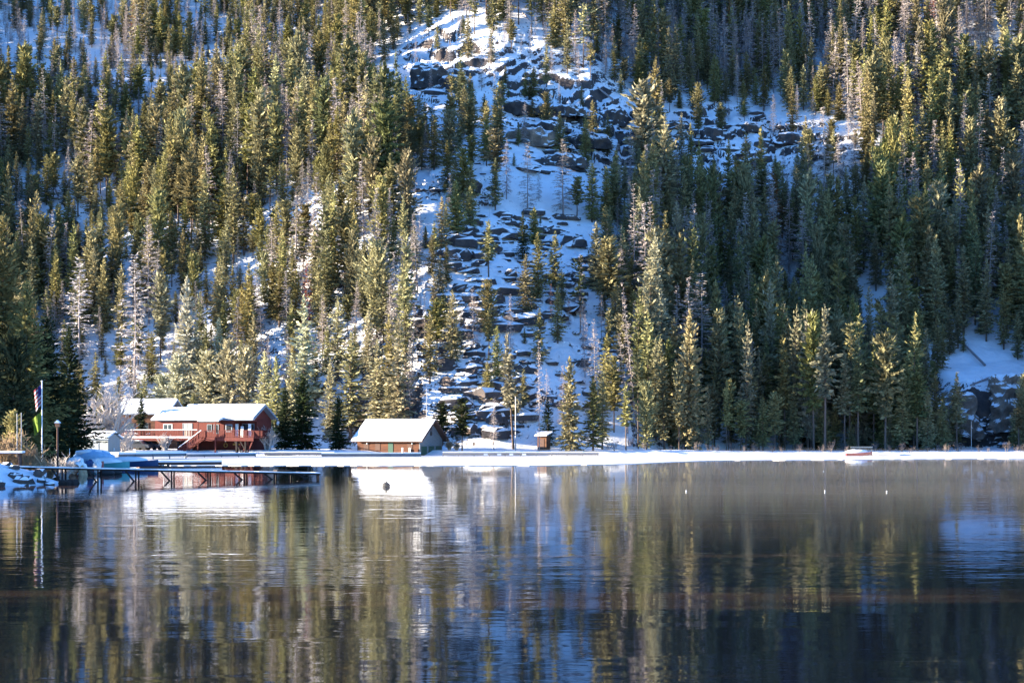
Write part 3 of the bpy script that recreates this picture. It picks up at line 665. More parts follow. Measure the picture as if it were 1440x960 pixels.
# ------------------------------------------------------------------ boulders
def boulder_mesh(mb, c, s, q, rz):
    """an angular block, broken faces, wider than high"""
    ca, sa = math.cos(rz), math.sin(rz); P = []
    for z, k in ((-.5, 1.05), (.15, 1.0), (.5, .68)):
        for a in range(7):
            t = 2 * math.pi * a / 7 + q.uniform(-.3, .3); r = k * q.uniform(.75, 1.12)
            x, y = s[0] * r * math.cos(t), s[1] * r * math.sin(t); P.append((c[0] + ca * x - sa * y, c[1] + sa * x + ca * y, c[2] + s[2] * (z + q.uniform(-.12, .12))))
    b = len(mb.v); mb.v += P
    for i in (0, 1):
        for a in range(7): mb.f.append((b + i * 7 + a, b + i * 7 + (a + 1) % 7, b + i * 7 + 7 + (a + 1) % 7, b + i * 7 + 7 + a)); mb.mi.append(0)
    mb.f.append(tuple(b + 14 + a for a in range(7))); mb.mi.append(0)
bq = random.Random(5)
mb = MB()
for cx_, cy_, ax_, ay_, n_, lo, hi in [(735, 375, 130, 85, 300, .3, 2.2), (660, 470, 70, 60, 90, .4, 2.2), (790, 500, 90, 80, 90, .3, 1.6), (690, 560, 60, 60, 110, .4, 2.4), (1385, 610, 60, 22, 40, .4, 1.0), (650, 262, 60, 40, 60, .4, 1.0), (800, 200, 110, 50, 90, .4, 2.6), (1030, 195, 95, 40, 70, .4, 2.2), (600, 125, 60, 30, 40, .4, 2.0)]:
    for k in range(n_):
        a = bq.uniform(0, 6.28); r = math.sqrt(bq.random()); px = cx_ + ax_ * r * math.cos(a); py = cy_ + ay_ * r * math.sin(a)
        x, y = march(px, py, base_z, 249); sz = lo + (hi - lo) * bq.random() ** 3.0
        boulder_mesh(mb, (x, y, gz(x, y) + sz * .12), (sz * bq.uniform(.9, 1.9), sz * bq.uniform(.7, 1.1), sz * bq.uniform(.55, 1.0)), bq, bq.uniform(-.5, .5))
o = mb.build('boulder_field', 'boulder'); tag(o, 'snow-dusted dark boulders strewn over the open slope', 'boulders', kind='stuff')
for px, py, sx_, sy_, sz_, lab in [(602, 118, 6.0, 4.0, 5.2, 'huge rounded rock with a smooth snow cap and a dark overhang'), (862, 172, 4.2, 3.0, 4.6, 'grey ledge block with a snow cap beside the tall bare-trunked pine'),
                                   (770, 190, 4.0, 2.6, 3.4, 'broad snow-capped block in the middle of the ledges'), (1000, 195, 4.0, 2.5, 2.6, 'low snow-capped slab on the upper shelf'), (900, 168, 3.2, 2.5, 3.0, 'smaller block joined to the grey capped ledge block'),
                                   (735, 160, 7.0, 2.6, 3.0, 'long dark ledge with deep snow on top, at the gully side of the ledges'), (795, 168, 6.5, 2.4, 2.6, 'upper dark rock ledge under the smooth snow shelf'), (745, 200, 6.5, 2.6, 3.4, 'wide cliff band with a snow shelf beneath the long dark ledge'), (820, 205, 7.0, 2.6, 3.2, 'broken ledge below the snow-capped block'), (790, 232, 6.0, 2.4, 2.6, 'lowest dark band at the foot of the ledges'), (1050, 185, 6.0, 2.4, 2.2, 'long low ledge in the middle of the upper shelf'), (1110, 200, 5.0, 2.2, 2.2, 'ledge tailing off into the forest at the end of the upper shelf'), (640, 122, 5.0, 2.6, 3.2, 'dark ledge next to the huge rounded rock'), (655, 268, 3.6, 2.2, 2.4, 'layered rock outcrop with snow in its cracks in the gully'), (1420, 590, 6.0, 3.0, 9.0, 'tall grey cliff face above the shore at the picture edge'), (1345, 600, 5.0, 3.0, 6.5, 'dark stepped cliff under the snowy clearing'), (722, 548, 2.2, 1.5, 2.6, 'reddish brown crag above the shore near the hut')]:
    x, y = march(px, py, ground, 249); m1 = MB(); boulder_mesh(m1, (0, 0, sz_ * .2), (sx_ * .8, sy_, sz_), random.Random(px), 0)
    ob = m1.build('boulder', 'cliff' if 'cliff' in lab else 'boulder'); ob.location = (x, y, gz(x, y)); tag(ob, lab, 'boulder')
    bv = ob.modifiers.new('worn edges', 'BEVEL'); bv.width = .35; bv.segments = 2
    sd = ob.modifiers.new('split', 'SUBSURF'); sd.subdivision_type = 'SIMPLE'; sd.levels = sd.render_levels = 4
    tx = bpy.data.textures.new('rock_noise', 'VORONOI'); tx.noise_scale = 1.6
    dm = ob.modifiers.new('broken face', 'DISPLACE'); dm.texture = tx; dm.strength = 2.2 if 'cliff' in lab else 1.1; dm.mid_level = .35; dm.texture_coords = 'OBJECT'
# fallen logs lying on the snow
lq = random.Random(17); N_LOG = 0
for (pa, ya, pb, yb, lab) in [(735, 20, 800, 95, 'long pale fallen log running down beside the dark upper stand'), (350, 60, 372, 48, 'short fallen log on snow high on the hill'), (60, 40, 108, 54, 'snowy fallen log in a gap high above the lakeside trees'), (230, 106, 278, 109, 'level fallen log lying across a snowy gap high on the hill'),
                              (30, 284, 82, 281, 'snow-topped log lying level in a small clearing'), (50, 215, 82, 277, 'grey log leaning steeply down to the small clearing'), (1335, 465, 1385, 515, 'pale log lying steeply above the snowy clearing'), (1250, 395, 1292, 490, 'thin pale log leaning in the deep shadow'),
                              (760, 550, 795, 575, 'dark log lying on snow above the little hut'), (735, 305, 770, 310, 'level log at the top of the boulder slope'), (655, 318, 668, 335, 'short grey log beside shaded pines at the top of the boulder slope'), (1105, 180, 1125, 205, 'grey log at the end of the upper snowy shelf'),
                              (840, 128, 862, 142, 'log lying along the top of the snowy ledges'), (850, 600, 915, 605, 'level log near the shore at the shadow edge'), (445, 315, 470, 345, 'pale log leaning among shaded pines above the boathouse'), (1365, 545, 1400, 530, 'pale branchy log on the snowy clearing')]:
    xa, y1 = march(pa, ya, ground, 249); xb, y2 = march(pb, yb, ground, 249)
    m1 = MB(); za, zb = gz(xa, y1) + .25, gz(xb, y2) + .25; m1.tube((0, 0, 0), (xb - xa, y2 - y1, zb - za), .16, .24, 7)
    for k in range(5):
        f = lq.uniform(.05, .7); c = Vector((xb - xa, y2 - y1, zb - za)) * f; m1.tube(c, c + Vector((lq.uniform(-.6, .6), lq.uniform(-.4, .1), lq.uniform(.2, .8))), .04, .015, 3)
    ob = m1.build('fallen_log', 'greybark'); ob.location = (xa, y1, za); tag(ob, lab, 'log', 'fallen logs on the hillside')

# ------------------------------------------------------------------ roof helpers
def gable_roof(parent, x0, x1, yf, yb_, ze, zr, th=.16, over=.0, snow=.28, name='roof', m='trim', sag=0):
    """two slopes between eaves at yf and yb_, ridge half way; snow lies on it as a part of the roof"""
    ym = (yf + yb_) / 2; r = MB()
    r.prism([(x0, yf, ze), (x0, ym, zr), (x0, yb_, ze), (x0, yb_, ze - th), (x0, ym, zr - th), (x0, yf, ze - th)], (x1 - x0, 0, 0))
    ro = r.build(name, m, parent)
    s = MB(); e = .05; n = 14; rows = []
    sq = random.Random(int(abs(x0) * 10 + ze * 7))
    for i in range(n + 1):
        x = x0 + .03 + (x1 - x0 - .06) * i / n; j = lambda a=.05: sq.uniform(-a, a); endt = .75 if i in (0, n) else 1
        rows.append([(x, yf - .06 + j(.03), ze + .01), (x, yf - .05 + j(.03), ze + snow * .7 * endt + j()), (x, (yf + ym) / 2, (ze + zr) / 2 + snow * endt + j()), (x, ym, zr + snow * .8 * endt + j(.03)), (x, (yb_ + ym) / 2, (ze + zr) / 2 + snow * endt), (x, yb_ + .05, ze + snow * .7 * endt), (x, yb_ + .05, ze + .01)])
    for a, b in zip(rows[:-1], rows[1:]):
        for k in range(6): s.face(a[k], b[k], b[k + 1], a[k + 1])
    for p in (rows[0], rows[-1]):
        rb = (p[3][0], ym, zr + .01); s.face(p[0], p[1], p[2], p[3], rb); s.face(rb, p[3], p[4], p[5], p[6])
    s.build('roof_snow', 'snow', ro); return ro
def gable_wall(mb, x, yf, yb_, z0, ze, zr, t=.12):
    ym = (yf + yb_) / 2; mb.prism([(x, yf, z0), (x, yb_, z0), (x, yb_, ze), (x, ym, zr), (x, yf, ze)], (t, 0, 0))
def window(parent, x0, x1, z0, z1, y, frame='white', glass='glass', bars=0, ft=.09):
    """window in a wall facing -y, standing proud of it"""
    f = MB(); f.box(x0, x1, y - .06, y - .003, z1 - ft, z1).box(x0, x1, y - .06, y - .003, z0, z0 + ft).box(x0, x0 + ft, y - .06, y - .003, z0 + ft, z1 - ft).box(x1 - ft, x1, y - .06, y - .003, z0 + ft, z1 - ft)
    for k in range(bars):
        xm = x0 + (x1 - x0) * (k + 1) / (bars + 1); f.box(xm - .03, xm + .03, y - .05, y - .003, z0 + ft, z1 - ft)
    w = f.build('window', frame, parent); MB().box(x0 + ft, x1 - ft, y - .025, y - .004, z0 + ft, z1 - ft).build('pane', glass, w); return w

# ------------------------------------------------------------------ red lodge
LX, LY = (352 - PX0) * 250 / F, 250.0
lodge = thing('lodge', 'red two-storey lodge with a snowy roof and a long raised deck', 'house', (LX, LY, .15), R(-17))
L0, L1 = -15.6, 0.0; DEP = 7.2; ZD = 2.55; ZE = 5.15; ZRG = 7.15
b = MB(); b.box(L0, -2.6, 0, .15, ZD + .01, ZE); b.box(-2.6, L1, 2.2, 2.35, ZD + .01, ZE); b.box(-2.75, -2.6, .15, 2.2, ZD + .01, ZE)
b.box(L0, L1, DEP - .15, DEP, 0, ZE); b.box(L0, L0 + .15, .15, DEP - .15, ZD + .01, ZE)
b.prism([(L1 - .15, 2.35, ZD), (L1 - .15, DEP - .15, ZD), (L1 - .15, DEP - .15, ZE), (L1 - .15, 2.35, ZE)], (.15, 0, 0))
ym = DEP / 2
b.prism([(L1 - .13, -.1, ZE - .3), (L1 - .13, DEP, ZE - .3), (L1 - .13, DEP, ZE), (L1 - .13, ym, ZRG - .15), (L1 - .13, -.1, ZE)], (.13, 0, 0))
b.prism([(L0, 0, ZE), (L0, DEP, ZE), (L0, ym, ZRG - .2)], (.13, 0, 0))
b.build('upper_wall', 'red', lodge)
b = MB(); b.box(-12.6, -.9, 1.3, 1.45, -.1, ZD - .25); b.box(-1.05, -.9, 1.45, DEP - .2, -.1, ZD - .25); b.box(-12.6, -12.45, 1.45, DEP - .2, -.1, ZD - .25)
b.build('lower_wall', 'red', lodge)
gable_roof(lodge, -12.0, .75, -.55, DEP + .5, ZE + .12, ZRG + .12, snow=.3)
gable_roof(lodge, -16.0, -12.05, -.55, DEP + .5, ZE - .02, ZRG - .35, snow=.3, name='wing_roof')
rk = MB()
for a in (0, 1):
    y0, y1 = ((-.6, ym) if a == 0 else (DEP + .55, ym)); rk.beam((.80, y0, ZE - .02), (.80, y1, ZRG + .06), .09, .26)
rk.build('bargeboard', 'trim', lodge)
MB().box(-15.9, .7, -.62, -.57, ZE - .14, ZE + .06).build('gutter', 'trim', lodge)
MB().tube((.72, DEP + .6, ZE - .5), (.9, DEP + .6, ZE - .5), .32, .32, 12).build('satellite_dish', 'white', lodge)
# deck
DX0, DX1, DY = -21.2, 1.6, -2.3
d = MB(); d.box(DX0, DX1, DY, -.003, ZD - .18, ZD); d.box(DX0, L0 - .01, 0, 4.5, ZD - .18, ZD); d.box(L1 + .01, DX1, 0, 3.0, ZD - .18, ZD); d.box(DX0, DX1, DY - .02, DY + .08, ZD - .55, ZD - .185); d.box(-2.6, L1, -.003, 2.195, ZD - .18, ZD)
dk = d.build('deck', 'darkred', lodge)
sn = MB(); sn.box(DX0 - .05, -8.2, DY - .12, DY + .02, ZD - .1, ZD + .1); sn.build('deck_snow', 'snow', dk)
def railing(pts, name, slats=True, snowy=True):
    r = MB(); s = MB()
    for p, q_ in zip(pts[:-1], pts[1:]):
        p = Vector(p); q_ = Vector(q_); n = max(1, int((q_ - p).length / .26)); up = Vector((0, 0, 1))
        r.beam(p + up * 1.0, q_ + up * 1.0, .12, .08); r.beam(p + up * .16, q_ + up * .16, .07, .08)
        for k in range(n + 1):
            c = p.lerp(q_, k / n); w = .05 if k % 8 else .11; r.box(c.x - w, c.x + w, c.y - .03, c.y + .03, c.z + .02, c.z + 1.0)
        if snowy: s.beam(p + up * 1.08, q_ + up * 1.08, .14, .09)
    o_ = r.build(name, 'darkred', lodge)
    if snowy: s.build('rail_snow', 'snow', o_)
railing([(DX0, 3.5, ZD), (DX0, DY + .06, ZD), (-7.2, DY + .06, ZD)], 'railing')
railing([(-6.0, DY + .06, ZD), (DX1 - .06, DY + .06, ZD), (DX1 - .06, 2.9, ZD)], 'railing', snowy=False)
# stairs
st = MB(); NS = 13; xa, xb = -6.2, -9.9
for k in range(NS):
    t0 = k / NS; x = xa + (xb - xa) * t0; z = ZD * (1 - (k + 1) / NS); st.box(x - .28, x, DY - 1.05, DY - .05, z - .05 + .02, z + .02)
for yy in (DY - 1.1, DY - .06): st.beam((xa, yy, ZD - .15), (xb - .1, yy, -.1), .08, .28)
sto = st.build('stairs', 'darkred', lodge)
rr = MB()
for yy in (DY - 1.12, DY - .04):
    rr.beam((xa, yy, ZD + .95), (xb, yy, .95), .1, .09)
    for k in range(15):
        t0 = k / 14; x = xa + (xb - xa) * t0; z = ZD * (1 - t0); w = .05 if k % 7 else .09; rr.box(x - w, x + w, yy - .03, yy + .03, z - .1, z + .95)
hr = rr.build('handrail', 'darkred', sto)
s = MB(); s.beam((xa, DY - 1.12, ZD + 1.03), (xb, DY - 1.12, 1.03), .12, .08); s.build('handrail_snow', 'snow', sto)
# small porch roof over the top of the stairs
p = MB(); p.prism([(-7.5, -1.9, ZE - .35), (-4.2, -1.9, ZE - .35), (-4.2, .6, ZE + .35), (-7.5, .6, ZE + .35)], (0, 0, .12)); po = p.build('porch_roof', 'trim', lodge)
s = MB(); s.prism([(-7.6, -2.0, ZE - .22), (-4.1, -2.0, ZE - .22), (-4.1, .9, ZE + .50), (-7.6, .9, ZE + .50)], (0, 0, .26)); s.build('porch_snow', 'snow', po)
for x in (-7.3, -4.45): MB().box(x - .1, x + .1, DY - .12, DY + .0, -.1, ZE - .3).build('porch_post', 'darkred', lodge)
for x in (-19.5, -13.6, -10.6, -1.2): MB().box(x - .11, x + .11, DY + .1, DY + .32, -.2, ZD - .19).build('deck_post', 'wood', lodge)
br = MB()
for x in (-.4, .5, 1.3): br.beam((x - 1.0, DY + .4, -.1), (x + .1, DY + .4, ZD - .3), .14, .16)
br.build('deck_brace', 'darkred', lodge)
br = MB()
for x in (-.6, .3): br.beam((x + .5, DY + .2, -.2), (x - .9, DY + .2, ZD - .6), .12, .14)
br.box(-1.25, -1.0, DY + .15, DY + .35, -.2, ZD - .56).box(.1, .3, DY + .15, DY + .35, -.2, ZD - .56)
br.build('deck_brace', 'wood', lodge)
window(lodge, -14.2, -12.7, ZD + .95, ZD + 1.95, 0, 'white', 'glass', 1)
window(lodge, -11.0, -9.4, ZD + .1, ZD + 2.05, 0, 'trim', 'curtain', 1)
window(lodge, -7.0, -6.2, ZD + .8, ZD + 1.9, 0, 'trim', 'glass')
window(lodge, -5.9, -5.1, ZD + .5, ZD + 1.9, 0, 'trim', 'glass')
window(lodge, -4.0, -2.9, ZD + .75, ZD + 1.9, 0, 'trim', 'glass', 0, .16)
dr = MB().box(-4.9, -4.25, -.06, -.003, ZD + .02, ZD + 2.0).build('door', 'darkred', lodge)
for x in (-2.3, -1.45, -.25): MB().box(x - .2, x + .2, .2, .4, ZD + .02, ZD + (1.95 if x != -1.45 else 1.6)).build('white_post', 'white', lodge)
window(lodge, -2.4, -.4, ZD + .2, ZD + 2.0, 2.2, 'trim', 'glass', 2)
# lower storey
dr = MB().box(-11.0, -10.1, 1.23, 1.297, 0, 1.95).build('door', 'tarpl', lodge)
MB().box(-11.9 - .6, -11.9, 1.24, 1.297, 1.0, 1.5).build('notice_board', 'white', lodge)
MB().box(-3.9, -1.4, 1.22, 1.297, 0, 1.95).build('garage_door', 'red', lodge)
for x in (-3.4, -2.9, -2.4): MB().box(x, x + .4, 1.18, 1.216, 1.35, 1.6).build('garage_pane', 'gold', lodge)
for x, z in ((-12.0, 1.95), (-10.3, 2.1), (-4.6, 2.0)): MB().blob((x, 1.15, z), (.16, .16, .16), 3, 8, 6, 0).build('globe_lamp', 'lamp', lodge, True)
wr = MB()
for k in range(12):
    a0, a1 = k * math.pi / 6, (k + 1) * math.pi / 6; wr.tube((-4.6 + .28 * math.cos(a0), 1.24, 1.35 + .28 * math.sin(a0)), (-4.6 + .28 * math.cos(a1), 1.24, 1.35 + .28 * math.sin(a1)), .06, .06, 5)
wr.build('wreath', 'gold', lodge)
# plants and a snowman-like snow lump on the rail
for x, h in ((.9, 1.7), (.3, 1.3)):
    pass

# ------------------------------------------------------------------ cabin behind, grey shed, cabin in the trees
cx_, cD = (232 - PX0) * 268 / F, 268.0
cab = thing('log_cabin', 'brown log cabin with a thick snowy roof behind the lodge', 'house', (cx_, cD, .8), R(-8))
b = MB(); b.box(-7.6, 0, 0, 7, -.3, 5.4); gable_wall(b, 0, 0, 7, -.3, 5.4, 7.6); b.build('wall', 'log', cab)
gable_roof(cab, -8.1, .9, -.7, 7.7, 5.5, 7.65, snow=.35)
for x in (-6.6, -4.2): window(cab, x, x + 1.6, 3.0, 4.1, 0, 'plankdark', 'glass')
MB().box(-7.4, -2.4, -1.2, -.02, 2.3, 2.55).build('porch_floor', 'snow', cab)
cx_, cD = (151 - PX0) * 222 / F, 222.0
shd = thing('shed', 'small grey shed with a snowy roof beside the bare white shrub', 'shed', (cx_, cD, .75), R(-20))
b = MB(); b.box(-3.6, 0, 0, 2.8, -.3, 1.95); gable_wall(b, .003, 0, 2.8, -.3, 1.95, 2.6, .1); b.build('wall', 'grey', shd)
gable_roof(shd, -3.9, .35, -.3, 3.1, 1.95, 2.75, snow=.22); MB().box(-2.2, -1.3, -.05, -.003, -.2, 1.6).build('door', 'trim', shd)
cx_, cD = march(452, 560, ground, 260)
hut = thing('hillside_cabin', 'cabin half hidden in trees, only its white roof showing', 'house', (cx_, cD, gz(cx_, cD) - .3), R(-15))
b = MB(); b.box(-3.4, 0, 0, 4, -1, 2.0); gable_wall(b, .003, 0, 4, -1, 2.0, 3.6, .1); b.build('wall', 'log', hut); gable_roof(hut, -3.8, .4, -.5, 4.5, 2.0, 3.8, snow=.3)

# ------------------------------------------------------------------ boathouse
BX, BY = (590.5 - PX0) * 246 / F, 246.0
bh = thing('boathouse', 'brown plank boathouse with a thick white roof and grey shingled gable', 'boathouse', (BX, BY, .05), R(-24))
DP = 7.2; ZW = 2.15; ZR = 4.9; LN = -10.3
b = MB(); b.box(LN, -.12, 0, .12, .55, ZW + .25); b.box(LN, -.12, DP - .12, DP, -.2, ZW + .25); b.box(LN, LN + .12, .12, DP - .12, -.2, ZW + .2)
b.prism([(LN, 0, ZW + .25), (LN, DP, ZW + .25), (LN, DP / 2, ZR)], (.12, 0, 0)); b.build('plank_wall', 'plank', bh)
MB().box(LN - .01, -.11, -.03, .13, -.2, .547).build('base_boards', 'plankdark', bh)  # darker band along the foot of the front wall
b = MB(); gable_wall(b, -.117, -.02, DP + .02, -.2, ZW + .2, ZR + .02, .12); b.build('gable_wall', 'shake', bh)
gable_roof(bh, LN - .6, .75, -.75, DP + .75, ZW - .05, ZR + .2, th=.14, snow=.3, m='plankdark')
MB().box(-5.15, -4.35, -.06, -.033, 0, 1.95).build('door', 'green', bh)
for x in (-7.3, -2.0, -9.2): MB().box(x, x + .8, -.05, -.003, .75, 1.75).build('shutter', 'plankdark', bh)
for x in (-8.6, -1.2): MB().blob((x, -.12, 1.75), (.13, .13, .13), 4, 8, 6, 0).build('wall_lamp', 'lamp', bh, True)
for y in (.4, 2.75, 5.1): MB().box(.006, .06, y, y + 1.75, -.15, 1.35).build('boat_door', 'green', bh)
MB().box(.006, .05, DP / 2 - .35, DP / 2 + .25, 2.9, 4.0).build('loft_window', 'glass', bh)
rk = MB()
for y0 in (-.8, DP + .8): rk.beam((.77, y0, ZW - .05), (.77, DP / 2, ZR + .2), .06, .22)
rk.build('bargeboard', 'plankdark', bh)
for x in (-2.5, -1.3): MB().box(x - .1, x + .1, -.75, -.55, -.1, 1.15).build('mooring_post', 'white', bh)

# ------------------------------------------------------------------ docks along the ice
def dock(pa, pb, D0, D1, wdt, top, label, mat_='dock', snow=.14, h=.35, group=None):
    xa, xb = (pa - PX0) * D0 / F, (pb - PX0) * D1 / F; t = thing('dock', label, 'dock', (xa, D0, 0), math.atan2(D1 - D0, xb - xa), group); ln = math.hypot(xb - xa, D1 - D0)
    MB().box(0, ln, 0, wdt, top - h, top).build('deck', mat_, t); n = max(2, int(ln / 2.2)); p = MB()
    s = MB(); sq = random.Random(pa)
    for k in range(n):
        s.box(ln * k / n, ln * (k + 1) / n + .001 * k, -.03 - .002 * k, wdt + .03, top + .003, top + snow * sq.uniform(.8, 1.2))
    s.build('snow_cover', 'snow', t)
    for k in range(n + 1):
        x = .1 + (ln - .2) * k / n; p.box(x - .07, x + .07, -.1, -.035, -.6, top - .02)
    p.build('piling', mat_, t); return t
dock(452, 592, 240, 241, 2.0, .42, 'grey snow-topped dock along the front of the boathouse')
dock(622, 842, 243, 243, 2.4, .52, 'long grey snow-topped dock running from the boathouse past the hut')
dock(372, 470, 247, 247, 2.0, .48, 'snow-covered dock between the lodge braces and the boathouse')
dock(166, 262, 214, 222, 2.2, .75, 'broad white dock under snow in front of the lodge', snow=.28)
dock(196, 312, 183, 186, 2.4, .34, 'low white dock with a dark brown edge out on the ice', 'plankdark', snow=.2, h=.28)
dock(262, 360, 232, 236, 1.6, .5, 'snowy walkway below the lodge stairs')
for px in (683, 702, 719, 737):
    x = (px - PX0) * 242.4 / F; ob = MB().box(-.28, .28, -.12, .12, -.12, .12).build('dock_fender', 'white'); ob.location = (x, 242.6, .3); tag(ob, 'small white fender on the side of the long grey dock', 'fender', 'white fenders on the long dock')
# the dark pier in front
PA, PB = Vector(((-40 - PX0) * 124 / F, 124, 1.22)), Vector(((447 - PX0) * 136 / F, 136, .36))
pier = thing('pier', 'long dark timber pier on angled legs reaching over the water', 'pier', (PA.x, PA.y, 0))
def pp(px):
    t = (px + 40) / 487.0
    D = 124 + 12 * t; return Vector(((px - PX0) * D / F - PA.x, D - PA.y, 1.22 + (0.36 - 1.22) * t))
d = MB(); s = MB(); sq = random.Random(3)
prev = pp(-40)
for px in list(range(-20, 447, 20)) + [447]:
    c = pp(px); d.beam(prev, c, 1.3, .12); s.beam(prev + Vector((0, 0, .10)), c + Vector((0, 0, .10)), 1.2 + sq.uniform(-.1, .1), .05 + sq.uniform(0, .05)); prev = c
d.build('deck', 'wood', pier); s.build('snow_cover', 'snow', pier)
for px in (90, 140, 193, 243, 294, 345, 387, 408, 447):
    c = pp(px); l = MB()
    for yy in (-.5, .5): l.tube((c.x, c.y + yy, -1.0), (c.x, c.y + yy, c.z - .03), .065, .065, 7)
    l.build('leg', 'wood', pier)
for px in (90, 140, 193, 243, 294, 345, 387, 435):
    c = pp(px); a = pp(px - 14); MB().beam((a.x, a.y - .55, a.z - .05), (c.x - .05, c.y - .55, max(-.1, c.z - 1.05)), .1, .12).build('brace', 'wood', pier)
l = MB(); a, c = pp(387), pp(408); l.beam(a + Vector((0, 0, .22)), c + Vector((0, 0, .22)), 1.0, .12); l.build('step', 'wood', pier)

# ------------------------------------------------------------------ hut, poles, cable
hx, hD = (762 - PX0) * 254 / F, 254.0
ot = thing('hut', 'tiny wooden hut with a snowy slanted roof on the dark shore', 'hut', (hx, hD, .75), R(-28))
b = MB(); b.box(-.75, .75, 0, 1.3, -.3, 2.0); b.build('wall', 'log', ot)
r = MB(); r.prism([(-1.0, -.45, 2.0), (1.0, -.45, 2.0), (1.0, 1.6, 2.5), (-1.0, 1.6, 2.5)], (0, 0, .1)); ro = r.build('roof', 'plankdark', ot)
s = MB(); s.prism([(-1.0, -.47, 2.12), (1.0, -.47, 2.12), (1.0, 1.6, 2.62), (-1.0, 1.6, 2.62)], (0, 0, .16)); s.build('roof_snow', 'snow', ro)
MB().box(-.4, .4, -.05, -.003, -.2, 1.7).build('door', 'plankdark', ot)
def pole(px, pt, pb_, D, label, r=.09, m='pole', name='utility_pole'):
    x = (px - PX0) * D / F; z = gz(x, D); H = CAM_H + (PYH - pt) * D / F - z; t = thing(name, label, 'pole', (x, D, z)); MB().tube((0, 0, -.5), (0, 0, H), r, r * .75, 8).build('shaft', m, t); return t, H
t, H = pole(600, 546, 630, 262, 'thin bare pole rising behind the boathouse roof', .05)
MB().box(-.3, .3, -.04, .04, H - .5, H - .42).build('crossarm', 'pole', t)
cb = MB(); pr = Vector((0, 0, H - .45))
for k in range(1, 9):
    c = Vector((3.6 * k / 8, 5 * k / 8, H - .45 - .9 * k / 8 - .5 * math.sin(math.pi * k / 8))); cb.tube(pr, c, .035, .035, 4); pr = c
ob = cb.build('cable', 'pole', t)
pole(725, 557, 630, 252, 'bare pale post standing on the shore near the hut', .09)
pole(1366, 592, 634, 268, 'short pale post at the foot of the grey cliff', .045)

# ------------------------------------------------------------------ near bank: flags, lamp post, posts, shrubs
fx, fD = (59 - PX0) * 132 / F, 132.0; fz = gz(fx, fD)
fp = thing('flagpole', 'white flagpole in front of the dark spruces', 'flagpole', (fx, fD, fz)); HT = CAM_H + (PYH - 537) * fD / F - fz
MB().tube((0, 0, -.4), (0, 0, HT), .06, .035, 8).build('shaft', 'metal', fp); MB().blob((0, 0, HT + .06), (.07, .07, .07), 2, 8, 6, 0).build('finial', 'metal', fp, True)
def flag(z0, z1, wdt, name, label):
    t = thing(name, label, 'flag', (fx, fD, fz)); return t
us = flag(0, 0, 0, 'striped_flag', 'limp red and white striped flag hanging on the white pole')
def hang(mb_by_mat, z_top, z_bot, wid, cols, ph):
    n = 10; m_ = 7; P = {}
    for i in range(m_ + 1):
        for j in range(n + 1):
            a = i / m_; t_ = j / n; x = -.05 - wid * a * (1 - .25 * t_) ; y = .16 * math.sin(a * 7 + ph + t_ * 1.3) * a; P[i, j] = (x, y, z_top + (z_bot - z_top) * t_ - .55 * a)
    for i in range(m_):
        for j in range(n): mb_by_mat[cols(i, j)].face(P[i, j], P[i + 1, j], P[i + 1, j + 1], P[i, j + 1])
fl = {k: MB() for k in ('flagred', 'flagwhite', 'flagblue')}
hang(fl, HT - .15, HT - 1.75, .6, lambda i, j: 'flagblue' if (i < 3 and j < 5) else ('flagred' if j % 2 == 0 else 'flagwhite'), 0)
fl['flagred'].build('red_stripe', 'flagred', us); fl['flagwhite'].build('white_stripe', 'flagwhite', us); fl['flagblue'].build('canton', 'flagblue', us)
gf = flag(0, 0, 0, 'banner_flag', 'limp yellow-green flag hanging below the striped flag')
fl = {'flaggreen': MB()}; hang(fl, HT - 2.3, HT - 3.6, .7, lambda i, j: 'flaggreen', 1.4); fl['flaggreen'].build('cloth', 'flaggreen', gf)
lx, lD = (81 - PX0) * 130 / F, 130.0
lp = thing('lamp_post', 'weathered post topped by a small round lantern on the bank', 'lamp post', (lx, lD, gz(lx, lD))); HL = CAM_H + (PYH - 600) * lD / F - gz(lx, lD)
MB().tube((0, 0, -.4), (0, 0, HL), .09, .07, 7).build('post', 'plankdark', lp); MB().box(-.16, .16, -.16, .16, HL, HL + .3).build('lantern', 'brownjunk', lp); MB().prism([(-.22, -.22, HL + .3), (.22, -.22, HL + .3), (0, -.22, HL + .52)], (0, .44, 0)).build('cap', 'snow', lp)
for px, pt, lab in ((24, 581, 'thin white post among tan shrubs, nearest the picture edge'), (30, 580, 'thin white post among tan shrubs, nearer the flagpole')):
    x = (px - PX0) * 128 / F; z = gz(x, 128); ob = MB().tube((0, 0, -.3), (0, 0, CAM_H + (PYH - pt) * 128 / F - z), .035, .03, 7).build('post', 'pole'); ob.location = (x, 128, z); tag(ob, lab, 'post')
x = (8 - PX0) * 126 / F; z = gz(x, 126)
tb = thing('picnic_table', 'snow-covered table top among the tan shrubs at the picture edge', 'table', (x, 126, z))
MB().box(-1.6, 1.3, -.4, .4, 1.0, 1.08).build('tabletop', 'plankdark', tb); MB().box(-1.62, 1.32, -.42, .42, 1.083, 1.22).build('snow_cover', 'snow', tb)
for sx in (-1.3, 1.0): MB().box(sx, sx + .1, -.35, .35, -.2, .998).build('leg', 'plankdark', tb)
